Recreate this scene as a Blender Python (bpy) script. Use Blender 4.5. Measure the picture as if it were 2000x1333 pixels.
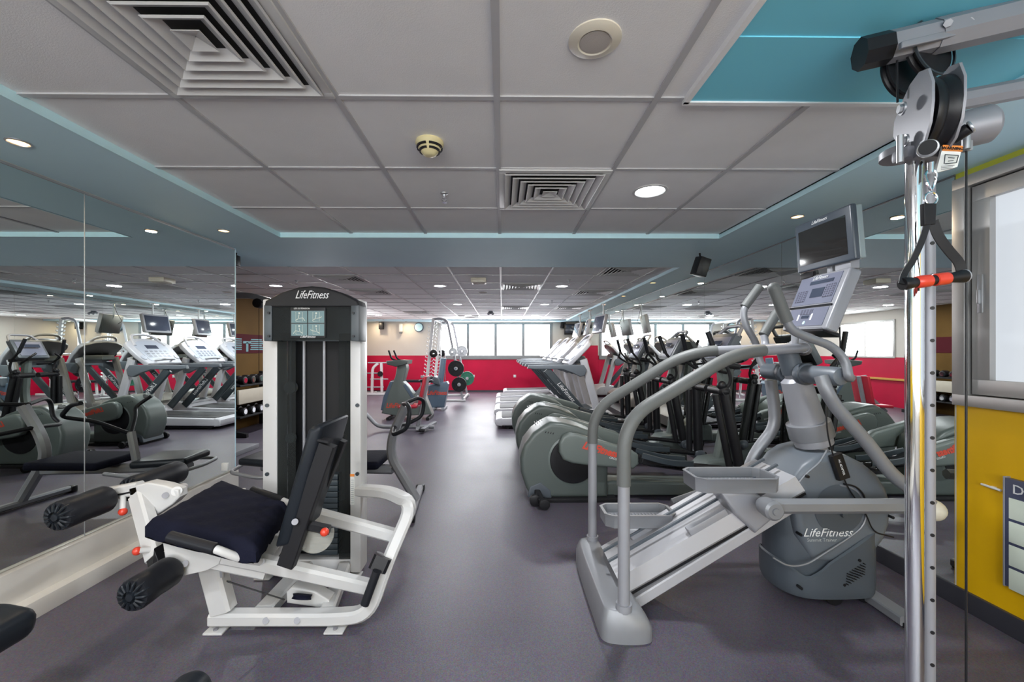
import bpy, bmesh, math, random
from mathutils import Vector, Matrix

# ------------------------------------------------------------------ camera, light, exposure
scene = bpy.context.scene
COL = scene.collection
for o in list(bpy.data.objects):
    bpy.data.objects.remove(o, do_unlink=True)
random.seed(7)
F = 800.0; PX = 989.0; PY = 685.0; CH = 1.32; YAW = 0.01
cam_data = bpy.data.cameras.new('camera')
cam = bpy.data.objects.new('camera', cam_data); COL.objects.link(cam)
cam.location = (0, 0, CH)
cam.rotation_euler = (math.pi/2, 0, -YAW)
cam_data.sensor_width = 36.0
cam_data.lens = F/2000*36.0
cam_data.shift_x = (1000-PX)/2000
cam_data.shift_y = (PY-666.5)/2000
cam_data.clip_start = 0.05
scene.camera = cam
scene.view_settings.view_transform = 'Standard'
scene.view_settings.look = 'None'
scene.view_settings.gamma = 1.0
scene.view_settings.exposure = 0.85
w = bpy.data.worlds.new('world'); scene.world = w; w.use_nodes = True
w.node_tree.nodes['Background'].inputs[0].default_value = (0.85, 0.93, 1.0, 1)
w.node_tree.nodes['Background'].inputs[1].default_value = 1.0
scene.cycles.max_bounces = 10
scene.cycles.diffuse_bounces = 5
scene.cycles.glossy_bounces = 6
scene.cycles.transparent_max_bounces = 12
scene.cycles.caustics_reflective = False
scene.cycles.caustics_refractive = False
scene.cycles.sample_clamp_indirect = 4.0

LAMP_W = 15.0        # watts of each white ceiling downlight
SPOT_W = 3.2         # watts of each warm soffit spot
WIN_E = 7.5          # brightness of the daylight windows
REAR_E = 4.3  # brightness of the unseen rear windows added as a light source
FROST_E = 0.36       # brightness of the frosted side window

def P(x, y, Y):
    """A point of the room seen at (x, y) of the 2000x1333 photograph, Y metres into the room."""
    s, c = math.sin(YAW), math.cos(YAW)
    dx = F*s + (x-PX)*c; dy = F*c - (x-PX)*s; dz = PY-y
    k = Y/dy
    return Vector((dx*k, Y, CH+dz*k))
V = Vector

# ------------------------------------------------------------------ materials
def mat(name, col, rough=0.5, metal=0.0, noise=0.06, scale=12.0, bump=0.0, coat=0.0, emis=None, emis_s=0.0, alpha=1.0, bscale=None, trans=0.0, spec=None):
    m = bpy.data.materials.new(name); m.use_nodes = True
    nt = m.node_tree; b = nt.nodes['Principled BSDF']
    b.inputs['Roughness'].default_value = rough
    b.inputs['Metallic'].default_value = metal
    b.inputs['Coat Weight'].default_value = coat
    b.inputs['Alpha'].default_value = alpha
    b.inputs['Transmission Weight'].default_value = trans
    if spec is not None: b.inputs['Specular IOR Level'].default_value = spec
    tc = nt.nodes.new('ShaderNodeTexCoord')
    n = nt.nodes.new('ShaderNodeTexNoise'); n.inputs['Scale'].default_value = scale; n.inputs['Detail'].default_value = 4
    nt.links.new(tc.outputs['Object'], n.inputs['Vector'])
    mx = nt.nodes.new('ShaderNodeMix'); mx.data_type = 'RGBA'
    mx.inputs[6].default_value = tuple(max(0, c*(1-noise)) for c in col)+(1,)
    mx.inputs[7].default_value = tuple(min(1, c*(1+noise)) for c in col)+(1,)
    nt.links.new(n.outputs['Fac'], mx.inputs[0])
    nt.links.new(mx.outputs[2], b.inputs['Base Color'])
    if bump:
        n2 = nt.nodes.new('ShaderNodeTexNoise'); n2.inputs['Scale'].default_value = bscale or scale*8; n2.inputs['Detail'].default_value = 3
        nt.links.new(tc.outputs['Object'], n2.inputs['Vector'])
        bp = nt.nodes.new('ShaderNodeBump'); bp.inputs['Strength'].default_value = bump; bp.inputs['Distance'].default_value = 0.004
        nt.links.new(n2.outputs['Fac'], bp.inputs['Height'])
        nt.links.new(bp.outputs['Normal'], b.inputs['Normal'])
    if emis:
        b.inputs['Emission Color'].default_value = tuple(emis)+(1,)
        b.inputs['Emission Strength'].default_value = emis_s
    return m
M = {}
M['tile'] = mat('ceiling tile', (0.87,0.87,0.865), 0.9, noise=0.05, scale=6, bump=0.25, bscale=260)
M['tbar'] = mat('ceiling grid metal', (0.50,0.50,0.51), 0.45, noise=0.03)
M['blue'] = mat('pale blue soffit paint', (0.62,0.87,0.97), 0.6, noise=0.04, scale=2)
M['teal'] = mat('blue ceiling paint', (0.20,0.66,0.82), 0.55, noise=0.05, scale=2)
M['mullion'] = mat('grey window mullion', (0.22,0.22,0.22), 0.5)
M['bluetrim'] = mat('light blue trim paint', (0.58,0.85,0.92), 0.5)
M['cream'] = mat('cream wall paint', (0.72,0.68,0.62), 0.7, noise=0.04, scale=3)
M['yellow'] = mat('yellow wall paint', (0.80,0.46,0.0), 0.45, noise=0.05, scale=2)
M['greenish'] = mat('yellow green paint', (0.55,0.56,0.05), 0.5)
M['amber'] = mat('amber brown wall paint', (0.12,0.065,0.016), 0.75, spec=0.15, noise=0.25, scale=2)
M['maroon'] = mat('dark red wall paint', (0.07,0.007,0.012), 0.75, spec=0.15)
M['marble'] = mat('cream polished skirting', (0.62,0.60,0.56), 0.18, noise=0.08, scale=4, coat=0.3)
M['darkbase'] = mat('dark skirting', (0.035,0.035,0.045), 0.4)
M['white'] = mat('white powder coated steel', (0.58,0.58,0.575), 0.38, noise=0.03, coat=0.05)
M['treadwhite'] = mat('pale treadmill enamel', (0.52,0.52,0.555), 0.36, metal=0.08, noise=0.04)
M['trackwhite'] = mat('pale silver track enamel', (0.43,0.43,0.455), 0.36, metal=0.1, noise=0.04)
M['silver'] = mat('silver grey painted steel', (0.239,0.247,0.266), 0.38, metal=0.2, noise=0.05)
M['lightsilver'] = mat('light silver paint', (0.302,0.308,0.335), 0.38, metal=0.12, noise=0.04)
M['grey'] = mat('mid grey foam grip', (0.122,0.129,0.126), 0.55, noise=0.05, bump=0.1)
M['shroud'] = mat('grey moulded plastic', (0.125,0.144,0.167), 0.42, noise=0.05, scale=5)
M['shrouddark'] = mat('darker grey moulded plastic', (0.071,0.085,0.102), 0.42, noise=0.05, scale=5)
M['green'] = mat('grey green moulded plastic', (0.085,0.104,0.097), 0.38, noise=0.06, scale=5)
M['greenlight'] = mat('lighter grey green plastic', (0.125,0.15,0.14), 0.38, noise=0.06, scale=5)
M['bluebike'] = mat('blue grey moulded plastic', (0.09,0.13,0.18), 0.35)
M['black'] = mat('black moulded plastic', (0.012,0.012,0.014), 0.36, noise=0.15, spec=0.25)
M['blackmatt'] = mat('matt black steel', (0.014,0.014,0.016), 0.5, noise=0.15, spec=0.2)
M['rubber'] = mat('black foam rubber', (0.014,0.015,0.019), 0.42, noise=0.2, scale=20, spec=0.16)
M['vinyl'] = mat('black upholstery vinyl', (0.012,0.015,0.020), 0.36, noise=0.15, spec=0.18)
M['navy'] = mat('dark navy cloth', (0.007,0.008,0.018), 0.8, spec=0.1, noise=0.3, scale=9, bump=0.4, bscale=60)
M['red'] = mat('red plastic', (0.62,0.05,0.025), 0.3)
M['redpad'] = mat('red upholstery vinyl', (0.45,0.02,0.04), 0.35)
M['redlogo'] = mat('red lettering', (0.62,0.07,0.04), 0.5)
M['whitetext'] = mat('white lettering', (0.78,0.79,0.8), 0.5)
M['greytext'] = mat('grey lettering', (0.42,0.45,0.46), 0.5)
M['chrome'] = mat('chrome', (0.78,0.80,0.83), 0.07, metal=1.0, noise=0.02)
M['steel'] = mat('brushed steel', (0.42,0.43,0.45), 0.38, metal=0.7, noise=0.05)
M['alu'] = mat('anodised aluminium', (0.42,0.41,0.40), 0.38, metal=0.5, noise=0.04)
M['aludark'] = mat('dark aluminium', (0.16,0.17,0.18), 0.4, metal=0.4)
M['plate'] = mat('aluminium plate', (0.25,0.25,0.275), 0.45, metal=0.2)
M['ivory'] = mat('ivory plastic', (0.72,0.67,0.55), 0.4)
M['yellowed'] = mat('yellowed plastic', (0.72,0.64,0.36), 0.4)
M['beigegrille'] = mat('beige grille', (0.50,0.46,0.42), 0.7, bump=0.3, bscale=400)
M['diffwhite'] = mat('diffuser enamel', (0.60,0.60,0.59), 0.4, noise=0.05)
M['dark'] = mat('dark void', (0.008,0.008,0.009), 0.8)
M['display'] = mat('blue grey console face', (0.17,0.18,0.24), 0.35, noise=0.05)
M['displaylight'] = mat('pale blue grey console face', (0.42,0.45,0.52), 0.35)
M['lcd'] = mat('dark display', (0.05,0.06,0.09), 0.12)
M['tvscreen'] = mat('switched off glossy screen', (0.015,0.015,0.014), 0.06, coat=0.5)
M['tvframe'] = mat('slate grey television casing', (0.055,0.07,0.09), 0.3)
M['tvback'] = mat('grey green television back', (0.26,0.32,0.33), 0.35)
M['belt'] = mat('treadmill belt', (0.03,0.03,0.033), 0.6, bump=0.2)
M['darkslate'] = mat('dark slate painted steel', (0.032,0.043,0.052), 0.4)
M['emit_white'] = mat('lit lamp diffuser', (1,1,1), 0.5, emis=(0.93,0.96,1.0), emis_s=9)
M['emit_warm'] = mat('lit warm lamp', (1,0.9,0.7), 0.5, emis=(1.0,0.58,0.22), emis_s=3.0)
M['window'] = mat('bright daylight pane', (0.4,0.4,0.4), 0.1, emis=(0.96,0.98,1.0), emis_s=WIN_E)
M['addedpane'] = mat('added rear daylight pane', (0.9,0.9,0.9), 0.3, emis=(0.97,0.98,1.0), emis_s=REAR_E)
M['frost'] = mat('frosted daylight pane', (0.25,0.28,0.30), 0.6, spec=0.2, emis=(0.88,0.93,1.0), emis_s=FROST_E)
M['plategreen'] = mat('dark green bumper plate', (0.02,0.13,0.08), 0.4)
M['cork'] = mat('pale rack panel', (0.55,0.50,0.40), 0.5)
M['teallabel'] = mat('teal picture panel', (0.13,0.22,0.235), 0.4)
M['figure'] = mat('pale figure drawing', (0.62,0.66,0.60), 0.5)
M['orange'] = mat('orange warning label', (0.75,0.24,0.04), 0.5)
M['paper'] = mat('white label paper', (0.72,0.73,0.71), 0.5)
M['posternavy'] = mat('navy poster border', (0.06,0.07,0.13), 0.4)
M['posterlight'] = mat('pale poster cell', (0.72,0.80,0.70), 0.4)
M['wood'] = mat('tan wood edge', (0.55,0.28,0.05), 0.5)
M['cyan'] = mat('pale cyan lettering', (0.10,0.27,0.31), 0.5)

def mirror_mat():
    m = bpy.data.materials.new('mirror'); m.use_nodes = True
    b = m.node_tree.nodes['Principled BSDF']
    b.inputs['Base Color'].default_value = (0.86,0.91,0.89,1)
    b.inputs['Metallic'].default_value = 1; b.inputs['Roughness'].default_value = 0.0
    return m
M['mirror'] = mirror_mat()
def key_mat(name, nx, ny, keyc, gapc):
    m = bpy.data.materials.new(name); m.use_nodes = True
    nt = m.node_tree; b = nt.nodes['Principled BSDF']; L = nt.links.new; N = nt.nodes.new
    tc = N('ShaderNodeTexCoord'); sp = N('ShaderNodeSeparateXYZ'); L(tc.outputs['Generated'], sp.inputs[0])
    cb = N('ShaderNodeCombineXYZ')
    for i_, (o_, k_) in enumerate((('Y', nx), ('Z', ny))):
        mu = N('ShaderNodeMath'); mu.operation = 'MULTIPLY'; mu.inputs[1].default_value = k_; L(sp.outputs[o_], mu.inputs[0]); L(mu.outputs[0], cb.inputs[i_])
    br = N('ShaderNodeTexBrick'); br.offset = 0; br.inputs['Scale'].default_value = 1; br.inputs['Brick Width'].default_value = 1; br.inputs['Row Height'].default_value = 1
    br.inputs['Mortar Size'].default_value = 0.17; br.inputs['Mortar Smooth'].default_value = 0
    br.inputs['Color1'].default_value = keyc+(1,); br.inputs['Color2'].default_value = keyc+(1,); br.inputs['Mortar'].default_value = gapc+(1,)
    L(cb.outputs[0], br.inputs['Vector']); L(br.outputs['Color'], b.inputs['Base Color']); b.inputs['Roughness'].default_value = 0.4
    return m
M['keysdark'] = key_mat('dark key matrix', 4, 6, (0.05,0.05,0.08), (0.17,0.18,0.24))
M['keyspale'] = key_mat('pale key matrix', 5, 3, (0.17,0.18,0.22), (0.42,0.45,0.52))
def smoked():
    m = bpy.data.materials.new('smoked clear plastic'); m.use_nodes = True
    nt = m.node_tree; out = nt.nodes['Material Output']; b = nt.nodes['Principled BSDF']
    b.inputs['Base Color'].default_value = (0.10,0.11,0.11,1); b.inputs['Roughness'].default_value = 0.35; b.inputs['Specular IOR Level'].default_value = 0.2
    tr = nt.nodes.new('ShaderNodeBsdfTransparent'); tr.inputs[0].default_value = (0.50,0.52,0.52,1)
    mx = nt.nodes.new('ShaderNodeMixShader'); mx.inputs[0].default_value = 0.16
    nt.links.new(tr.outputs[0], mx.inputs[1]); nt.links.new(b.outputs[0], mx.inputs[2]); nt.links.new(mx.outputs[0], out.inputs[0])
    return m
M['smoked'] = smoked()
def clearp():
    m = bpy.data.materials.new('clear guard plastic'); m.use_nodes = True
    nt = m.node_tree; out = nt.nodes['Material Output']; b = nt.nodes['Principled BSDF']
    b.inputs['Base Color'].default_value = (0.6,0.6,0.55,1); b.inputs['Roughness'].default_value = 0.2
    tr = nt.nodes.new('ShaderNodeBsdfTransparent'); tr.inputs[0].default_value = (0.9,0.9,0.88,1)
    mx = nt.nodes.new('ShaderNodeMixShader'); mx.inputs[0].default_value = 0.35
    nt.links.new(tr.outputs[0], mx.inputs[1]); nt.links.new(b.outputs[0], mx.inputs[2]); nt.links.new(mx.outputs[0], out.inputs[0])
    return m
M['clear'] = clearp()

def floor_mat():
    m = bpy.data.materials.new('speckled vinyl floor'); m.use_nodes = True
    nt = m.node_tree; b = nt.nodes['Principled BSDF']; L = nt.links.new; N = nt.nodes.new
    geo = N('ShaderNodeNewGeometry')
    big = N('ShaderNodeTexNoise'); big.inputs['Scale'].default_value = 1.1; big.inputs['Detail'].default_value = 5
    L(geo.outputs['Position'], big.inputs['Vector'])
    r1 = N('ShaderNodeValToRGB'); r1.color_ramp.elements[0].position = 0.3; r1.color_ramp.elements[1].position = 0.75
    r1.color_ramp.elements[0].color = (0.068,0.060,0.079,1); r1.color_ramp.elements[1].color = (0.108,0.096,0.124,1)
    L(big.outputs['Fac'], r1.inputs[0])
    sp = N('ShaderNodeTexVoronoi'); sp.inputs['Scale'].default_value = 230
    L(geo.outputs['Position'], sp.inputs['Vector'])
    hs = N('ShaderNodeMix'); hs.data_type = 'RGBA'; hs.blend_type = 'OVERLAY'; hs.inputs[0].default_value = 0.35
    L(r1.outputs[0], hs.inputs[6]); L(sp.outputs['Color'], hs.inputs[7])
    L(hs.outputs[2], b.inputs['Base Color'])
    sc = N('ShaderNodeTexNoise'); sc.inputs['Scale'].default_value = 2.2; sc.inputs['Detail'].default_value = 6
    L(geo.outputs['Position'], sc.inputs['Vector'])
    mr = N('ShaderNodeMapRange'); mr.inputs[3].default_value = 0.33; mr.inputs[4].default_value = 0.48; b.inputs['Specular IOR Level'].default_value = 0.45
    L(sc.outputs['Fac'], mr.inputs[0]); L(mr.outputs[0], b.inputs['Roughness'])
    bn = N('ShaderNodeTexNoise'); bn.inputs['Scale'].default_value = 170; L(geo.outputs['Position'], bn.inputs['Vector'])
    bp = N('ShaderNodeBump'); bp.inputs['Strength'].default_value = 0.25; bp.inputs['Distance'].default_value = 0.002
    L(bn.outputs['Fac'], bp.inputs['Height']); L(bp.outputs[0], b.inputs['Normal'])
    return m
M['floor'] = floor_mat()
def wall_two(name, zsplit, low, high, xsplit=None, z2=None):
    m = bpy.data.materials.new(name); m.use_nodes = True
    nt = m.node_tree; b = nt.nodes['Principled BSDF']; L = nt.links.new; N = nt.nodes.new
    geo = N('ShaderNodeNewGeometry'); sep = N('ShaderNodeSeparateXYZ'); L(geo.outputs['Position'], sep.inputs[0])
    gt = N('ShaderNodeMath'); gt.operation = 'GREATER_THAN'; L(sep.outputs['Z'], gt.inputs[0])
    if xsplit is None: gt.inputs[1].default_value = zsplit
    else:
        xg = N('ShaderNodeMath'); xg.operation = 'GREATER_THAN'; L(sep.outputs['X'], xg.inputs[0]); xg.inputs[1].default_value = xsplit
        mr = N('ShaderNodeMapRange'); mr.inputs[3].default_value = zsplit; mr.inputs[4].default_value = z2
        L(xg.outputs[0], mr.inputs[0]); L(mr.outputs[0], gt.inputs[1])
    n = N('ShaderNodeTexNoise'); n.inputs['Scale'].default_value = 1.6; n.inputs['Detail'].default_value = 5; L(geo.outputs['Position'], n.inputs['Vector'])
    lo = N('ShaderNodeMix'); lo.data_type = 'RGBA'; lo.inputs[6].default_value = tuple(c*0.75 for c in low)+(1,); lo.inputs[7].default_value = tuple(min(1,c*1.25) for c in low)+(1,)
    L(n.outputs['Fac'], lo.inputs[0])
    mx = N('ShaderNodeMix'); mx.data_type = 'RGBA'; L(gt.outputs[0], mx.inputs[0]); L(lo.outputs[2], mx.inputs[6]); mx.inputs[7].default_value = high+(1,)
    L(mx.outputs[2], b.inputs['Base Color']); b.inputs['Roughness'].default_value = 0.5; b.inputs['Specular IOR Level'].default_value = 0.25
    return m
M['wallred'] = wall_two('cream over crimson wall paint', 1.16, (0.47,0.004,0.04), (0.56,0.52,0.47), 1.64, 1.48)
M['wallredleft'] = wall_two('cream over crimson side wall paint', 1.16, (0.47,0.004,0.04), (0.56,0.52,0.47))

# ------------------------------------------------------------------ mesh helpers
def fillet(pts, r, n=6):
    pts = [V(p) for p in pts]
    if r <= 0 or len(pts) < 3: return pts
    out = [pts[0]]
    for i in range(1, len(pts)-1):
        a, b, c = pts[i-1], pts[i], pts[i+1]
        la, lc = (a-b).length, (c-b).length
        k = min(r, la*0.49, lc*0.49)
        p0 = b+(a-b).normalized()*k; p1 = b+(c-b).normalized()*k
        for j in range(n+1):
            t = j/n
            out.append((1-t)**2*p0+2*t*(1-t)*b+t*t*p1)
    out.append(pts[-1])
    return out

class MB:
    """Collects shapes and links them as one mesh object."""
    def __init__(s, root=None):
        s.bm = bmesh.new(); s.off = V(root.location) if root is not None and root.get('_world') else V((0,0,0))
    def _add(s, tmp):
        me = bpy.data.meshes.new('tmp'); tmp.to_mesh(me); tmp.free()
        s.bm.from_mesh(me); bpy.data.meshes.remove(me); return s
    def box(s, c, d, rot=None, bev=0.0, seg=2):
        t = bmesh.new(); bmesh.ops.create_cube(t, size=1)
        bmesh.ops.scale(t, vec=d, verts=t.verts)
        if bev > 0: bmesh.ops.bevel(t, geom=list(t.edges), offset=min(bev, min(d)*0.45), segments=seg, profile=0.6, affect='EDGES')
        mtx = Matrix.Translation(V(c))
        if rot is not None: mtx = mtx @ (rot if isinstance(rot, Matrix) else Matrix.Rotation(rot[0],4,'X') @ Matrix.Rotation(rot[1],4,'Y') @ Matrix.Rotation(rot[2],4,'Z'))
        bmesh.ops.transform(t, matrix=mtx, verts=t.verts)
        return s._add(t)
    def b2(s, lo, hi, bev=0.0):
        return s.box([(a+b)/2 for a,b in zip(lo,hi)], [abs(b-a) for a,b in zip(lo,hi)], None, bev)
    def sweep(s, path, prof, ref=None, closed=False, scales=None, cap=True):
        t = bmesh.new(); path = [V(p) for p in path]; n = len(path); rings = []
        prev = None
        for i, p in enumerate(path):
            if closed: tg = path[(i+1)%n]-path[i-1]
            elif i == 0: tg = path[1]-path[0]
            elif i == n-1: tg = path[-1]-path[-2]
            else: tg = (path[i+1]-path[i]).normalized()+(path[i]-path[i-1]).normalized()
            if tg.length < 1e-9: tg = V((0,0,1))
            tg.normalize()
            if ref is not None:
                side = tg.cross(V(ref)); 
                if side.length < 1e-4: side = prev or V((1,0,0))
                side.normalize(); up = side.cross(tg).normalized(); prev = side
            else:
                if prev is None:
                    a = V((0,0,1)) if abs(tg.z) < 0.9 else V((0,1,0))
                    side = tg.cross(a).normalized()
                else:
                    side = (prev - tg*prev.dot(tg)).normalized()
                prev = side; up = side.cross(tg).normalized()
            k = scales[i] if scales else 1.0
            rings.append([t.verts.new(p+side*(u*k)+up*(v*k)) for u, v in prof])
        m = len(prof); R = rings+[rings[0]] if closed else rings
        for a, b in zip(R, R[1:]):
            for j in range(m):
                t.faces.new((a[j], a[(j+1)%m], b[(j+1)%m], b[j]))
        if cap and not closed:
            t.faces.new(rings[0][::-1]); t.faces.new(rings[-1])
        bmesh.ops.recalc_face_normals(t, faces=t.faces)
        return s._add(t)
    def tube(s, pts, r, fil=0.0, seg=12, closed=False, scales=None):
        prof = [(r*math.cos(2*math.pi*k/seg), r*math.sin(2*math.pi*k/seg)) for k in range(seg)]
        return s.sweep(fillet(pts, fil) if not closed else pts, prof, None, closed, scales)
    def bar(s, pts, a, b, ref=(0,1,0), fil=0.0, bev=0.006):
        """rectangular tube: a in the plane of the path, b along ref"""
        e = min(bev, a*0.4, b*0.4); x, y = a/2, b/2
        prof = [(-x+e,-y),(x-e,-y),(x,-y+e),(x,y-e),(x-e,y),(-x+e,y),(-x,y-e),(-x,-y+e)]
        return s.sweep(fillet(pts, fil), prof, ref)
    def cyl(s, p0, p1, r0, r1=None, seg=20, bev=0.0):
        r1 = r0 if r1 is None else r1
        p0, p1 = V(p0), V(p1); d = (p1-p0); L = d.length; d.normalize()
        if bev > 0:
            return s.lathe([(0,0),(r0-bev,0),(r0-bev*.3,bev*.3),(r0,bev),(r1,L-bev),(r1-bev*.3,L-bev*.3),(r1-bev,L),(0,L)], p0, d, seg)
        return s.lathe([(0,0),(r0,0),(r1,L),(0,L)], p0, d, seg)
    def lathe(s, prof, org, axis=(0,0,1), seg=24):
        t = bmesh.new(); rings = []
        for r, h in prof:
            if r < 1e-6: rings.append([t.verts.new((0,0,h))])
            else: rings.append([t.verts.new((r*math.cos(2*math.pi*k/seg), r*math.sin(2*math.pi*k/seg), h)) for k in range(seg)])
        for a, b in zip(rings, rings[1:]):
            for j in range(seg):
                j2 = (j+1)%seg
                if len(a) == 1 and len(b) == 1: break
                if len(a) == 1: t.faces.new((a[0], b[j2], b[j]))
                elif len(b) == 1: t.faces.new((a[j], a[j2], b[0]))
                else: t.faces.new((a[j], a[j2], b[j2], b[j]))
        bmesh.ops.recalc_face_normals(t, faces=t.faces)
        q = V(axis).normalized().to_track_quat('Z', 'Y').to_matrix().to_4x4()
        bmesh.ops.transform(t, matrix=Matrix.Translation(V(org)) @ q, verts=t.verts)
        return s._add(t)
    def prism(s, pts, y0, y1, bev=0.0, seg=3, plane='XZ'):
        t = bmesh.new(); mk = (lambda a, b, d: (a, d, b)) if plane == 'XZ' else ((lambda a, b, d: (a, b, d)) if plane == 'XY' else (lambda a, b, d: (d, a, b)))
        A = [t.verts.new(mk(a, b, y0)) for a, b in pts]; B = [t.verts.new(mk(a, b, y1)) for a, b in pts]
        n = len(pts); fa = t.faces.new(A); fb = t.faces.new(B[::-1])
        for i in range(n): t.faces.new((A[i], B[i], B[(i+1)%n], A[(i+1)%n]))
        bmesh.ops.recalc_face_normals(t, faces=t.faces)
        if bev > 0:
            es = [e for e in t.edges if e in set(fa.edges)|set(fb.edges)]
            bmesh.ops.bevel(t, geom=es, offset=bev, segments=seg, profile=0.6, affect='EDGES')
        return s._add(t)
    def hexa(s, q, thick):
        """slab: quad q (4 points) pushed back by vector thick"""
        t = bmesh.new(); A = [t.verts.new(V(p)) for p in q]; B = [t.verts.new(V(p)+V(thick)) for p in q]
        t.faces.new(A); t.faces.new(B[::-1])
        for i in range(4): t.faces.new((A[i], B[i], B[(i+1)%4], A[(i+1)%4]))
        bmesh.ops.recalc_face_normals(t, faces=t.faces)
        return s._add(t)
    def slab(s, q, thick, bev):
        t = bmesh.new(); A = [t.verts.new(V(p)) for p in q]; B = [t.verts.new(V(p)+V(thick)) for p in q]
        t.faces.new(A); t.faces.new(B[::-1])
        for i in range(4): t.faces.new((A[i], B[i], B[(i+1)%4], A[(i+1)%4]))
        bmesh.ops.recalc_face_normals(t, faces=t.faces)
        bmesh.ops.bevel(t, geom=list(t.edges), offset=bev, segments=3, profile=0.6, affect='EDGES')
        return s._add(t)
    def ball(s, c, r, sc=(1,1,1), seg=16):
        t = bmesh.new(); bmesh.ops.create_uvsphere(t, u_segments=seg, v_segments=seg//2+2, radius=r)
        bmesh.ops.scale(t, vec=sc, verts=t.verts); bmesh.ops.translate(t, vec=V(c), verts=t.verts)
        return s._add(t)
    def build(s, name, m, parent=None, smooth=True, ang=38):
        if s.off.length > 0: bmesh.ops.translate(s.bm, vec=-s.off, verts=s.bm.verts)
        me = bpy.data.meshes.new(name); s.bm.to_mesh(me); s.bm.free()
        me.materials.append(M[m] if isinstance(m, str) else m)
        if smooth and len(me.polygons):
            me.polygons.foreach_set('use_smooth', [True]*len(me.polygons)); me.set_sharp_from_angle(angle=math.radians(ang))
        o = bpy.data.objects.new(name, me); COL.objects.link(o)
        if parent is not None: o.parent = parent
        return o

def tag(o, label=None, cat=None, group=None, kind=None):
    if label: o['label'] = label
    if cat: o['category'] = cat
    if group: o['group'] = group
    if kind: o['kind'] = kind
    return o
def thing(name, label, cat, loc=(0,0,0), rz=0.0, group=None, world=False):
    """Empty at the base of a thing; world=True lets its parts be given in room coordinates"""
    o = bpy.data.objects.new(name, None); COL.objects.link(o); o.location = loc; o.rotation_euler = (0,0,rz)
    o.empty_display_size = 0.1
    if world: o['_world'] = 1
    return tag(o, label, cat, group)
CHILD = {}
def copy_tree(o, parent=None):
    c = o.copy(); COL.objects.link(c)
    if parent is not None: c.parent = parent
    for ch in [x for x in bpy.data.objects if x.parent == o]: copy_tree(ch, c)
    return c
def text(body, size, mtx, m, name, parent=None, shear=0.0, extrude=0.0008, world=True, squash=1.0, align='CENTER', offset=0.0):
    cu = bpy.data.curves.new(name, 'FONT'); cu.body = body; cu.size = size; cu.shear = shear; cu.extrude = extrude
    cu.align_x = align; cu.align_y = 'CENTER'; cu.resolution_u = 2; cu.offset = offset
    t = bpy.data.objects.new(name, cu); COL.objects.link(t)
    dg = bpy.context.evaluated_depsgraph_get()
    me = bpy.data.meshes.new_from_object(t.evaluated_get(dg))
    bpy.data.objects.remove(t); bpy.data.curves.remove(cu)
    mt = mtx @ Matrix.Diagonal((squash,1,1,1))
    root = parent
    while root is not None and root.parent is not None: root = root.parent
    if root is not None and root.get('_world') and world: mt = Matrix.Translation(-V(root.location)) @ mt
    me.transform(mt); me.materials.clear(); me.materials.append(M[m]); me.name = name
    o = bpy.data.objects.new(name, me); COL.objects.link(o)
    if parent is not None: o.parent = parent
    return o
def frame_mtx(org, xdir, ydir):
    x = V(xdir).normalized(); z = x.cross(V(ydir)).normalized(); y = z.cross(x)
    m = Matrix((x, y, z)).transposed().to_4x4(); m.translation = V(org); return m
def front(org):      # lettering that faces the camera side (-Y)
    return frame_mtx(org, (1,0,0), (0,0,1))
def struct(name, mb, m):
    return tag(mb.build(name, m), kind='structure')

# ------------------------------------------------------------------ the room
CZ = 2.272; SZ = 2.235; MXL = -2.40; MXR = 2.36; BY = 13.1; LX = -4.42; RY = -2.6; T0 = -0.02
struct('floor', MB().b2((LX-.15, RY-.15, -0.1), (MXR+.2, BY+.2, 0)), 'floor')
struct('ceiling', MB().b2((LX-.15, RY-.15, CZ), (MXR+.2, BY+.2, CZ+.12)), 'tile')
# grid of bars under the tiles
g = MB(); yl = [1.538+.6*k for k in range(-7, 20)]
for k in range(-7, 4):
    X = T0+.6*k
    if X > -1.9: g.box((X, (RY+3.35)/2, CZ-.003), (.024, 3.35-RY, .008))
    g.box((X, (4.4+BY)/2, CZ-.003), (.024, BY-4.4, .008))
for Y in yl:
    if Y < 3.3: g.box((-.02, Y, CZ-.0025), (3.6, .022, .007))
    elif Y > 4.45: g.box(((LX+1.95)/2, Y, CZ-.0025), (1.95-LX, .022, .007))
struct('trim_1', g, 'tbar')
struct('trim_2', MB().b2((MXL-.2, RY, SZ), (-1.80, 3.338, CZ+.02)), 'blue')
struct('trim_3', MB().b2((LX, 3.338, SZ), (MXR+.1, 4.49, CZ+.02)), 'blue')
struct('trim_4', MB().b2((1.78, RY, SZ), (MXR+.1, 3.338, CZ+.02)), 'blue')
struct('trim_5', MB().b2((1.96, 4.49, SZ), (MXR+.1, BY, CZ+.02)), 'blue')
struct('trim_6', MB().b2((LX, BY-.55, SZ-.01), (1.96, BY, CZ+.02)), 'blue')
struct('trim_7', MB().b2((-1.802, RY, SZ-.002), (-1.790, 3.33, CZ)).b2((-1.802, 3.322, SZ-.002), (1.79, 3.336, CZ)).b2((1.768, RY, SZ-.002), (1.778, 3.33, CZ)), 'bluetrim')
# blue plaster field over the near right corner
struct('trim_8', MB().b2((.70, RY, CZ-.012), (1.78, 1.215, CZ+.01)).b2((.70, 1.215, CZ-.016), (1.78, 1.53, CZ+.01)), 'teal')
struct('trim_9', MB().b2((.682, RY, CZ-.022), (.702, 1.54, CZ+.01)).b2((.682, 1.528, CZ-.022), (1.78, 1.548, CZ+.01)), 'tile')
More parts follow.
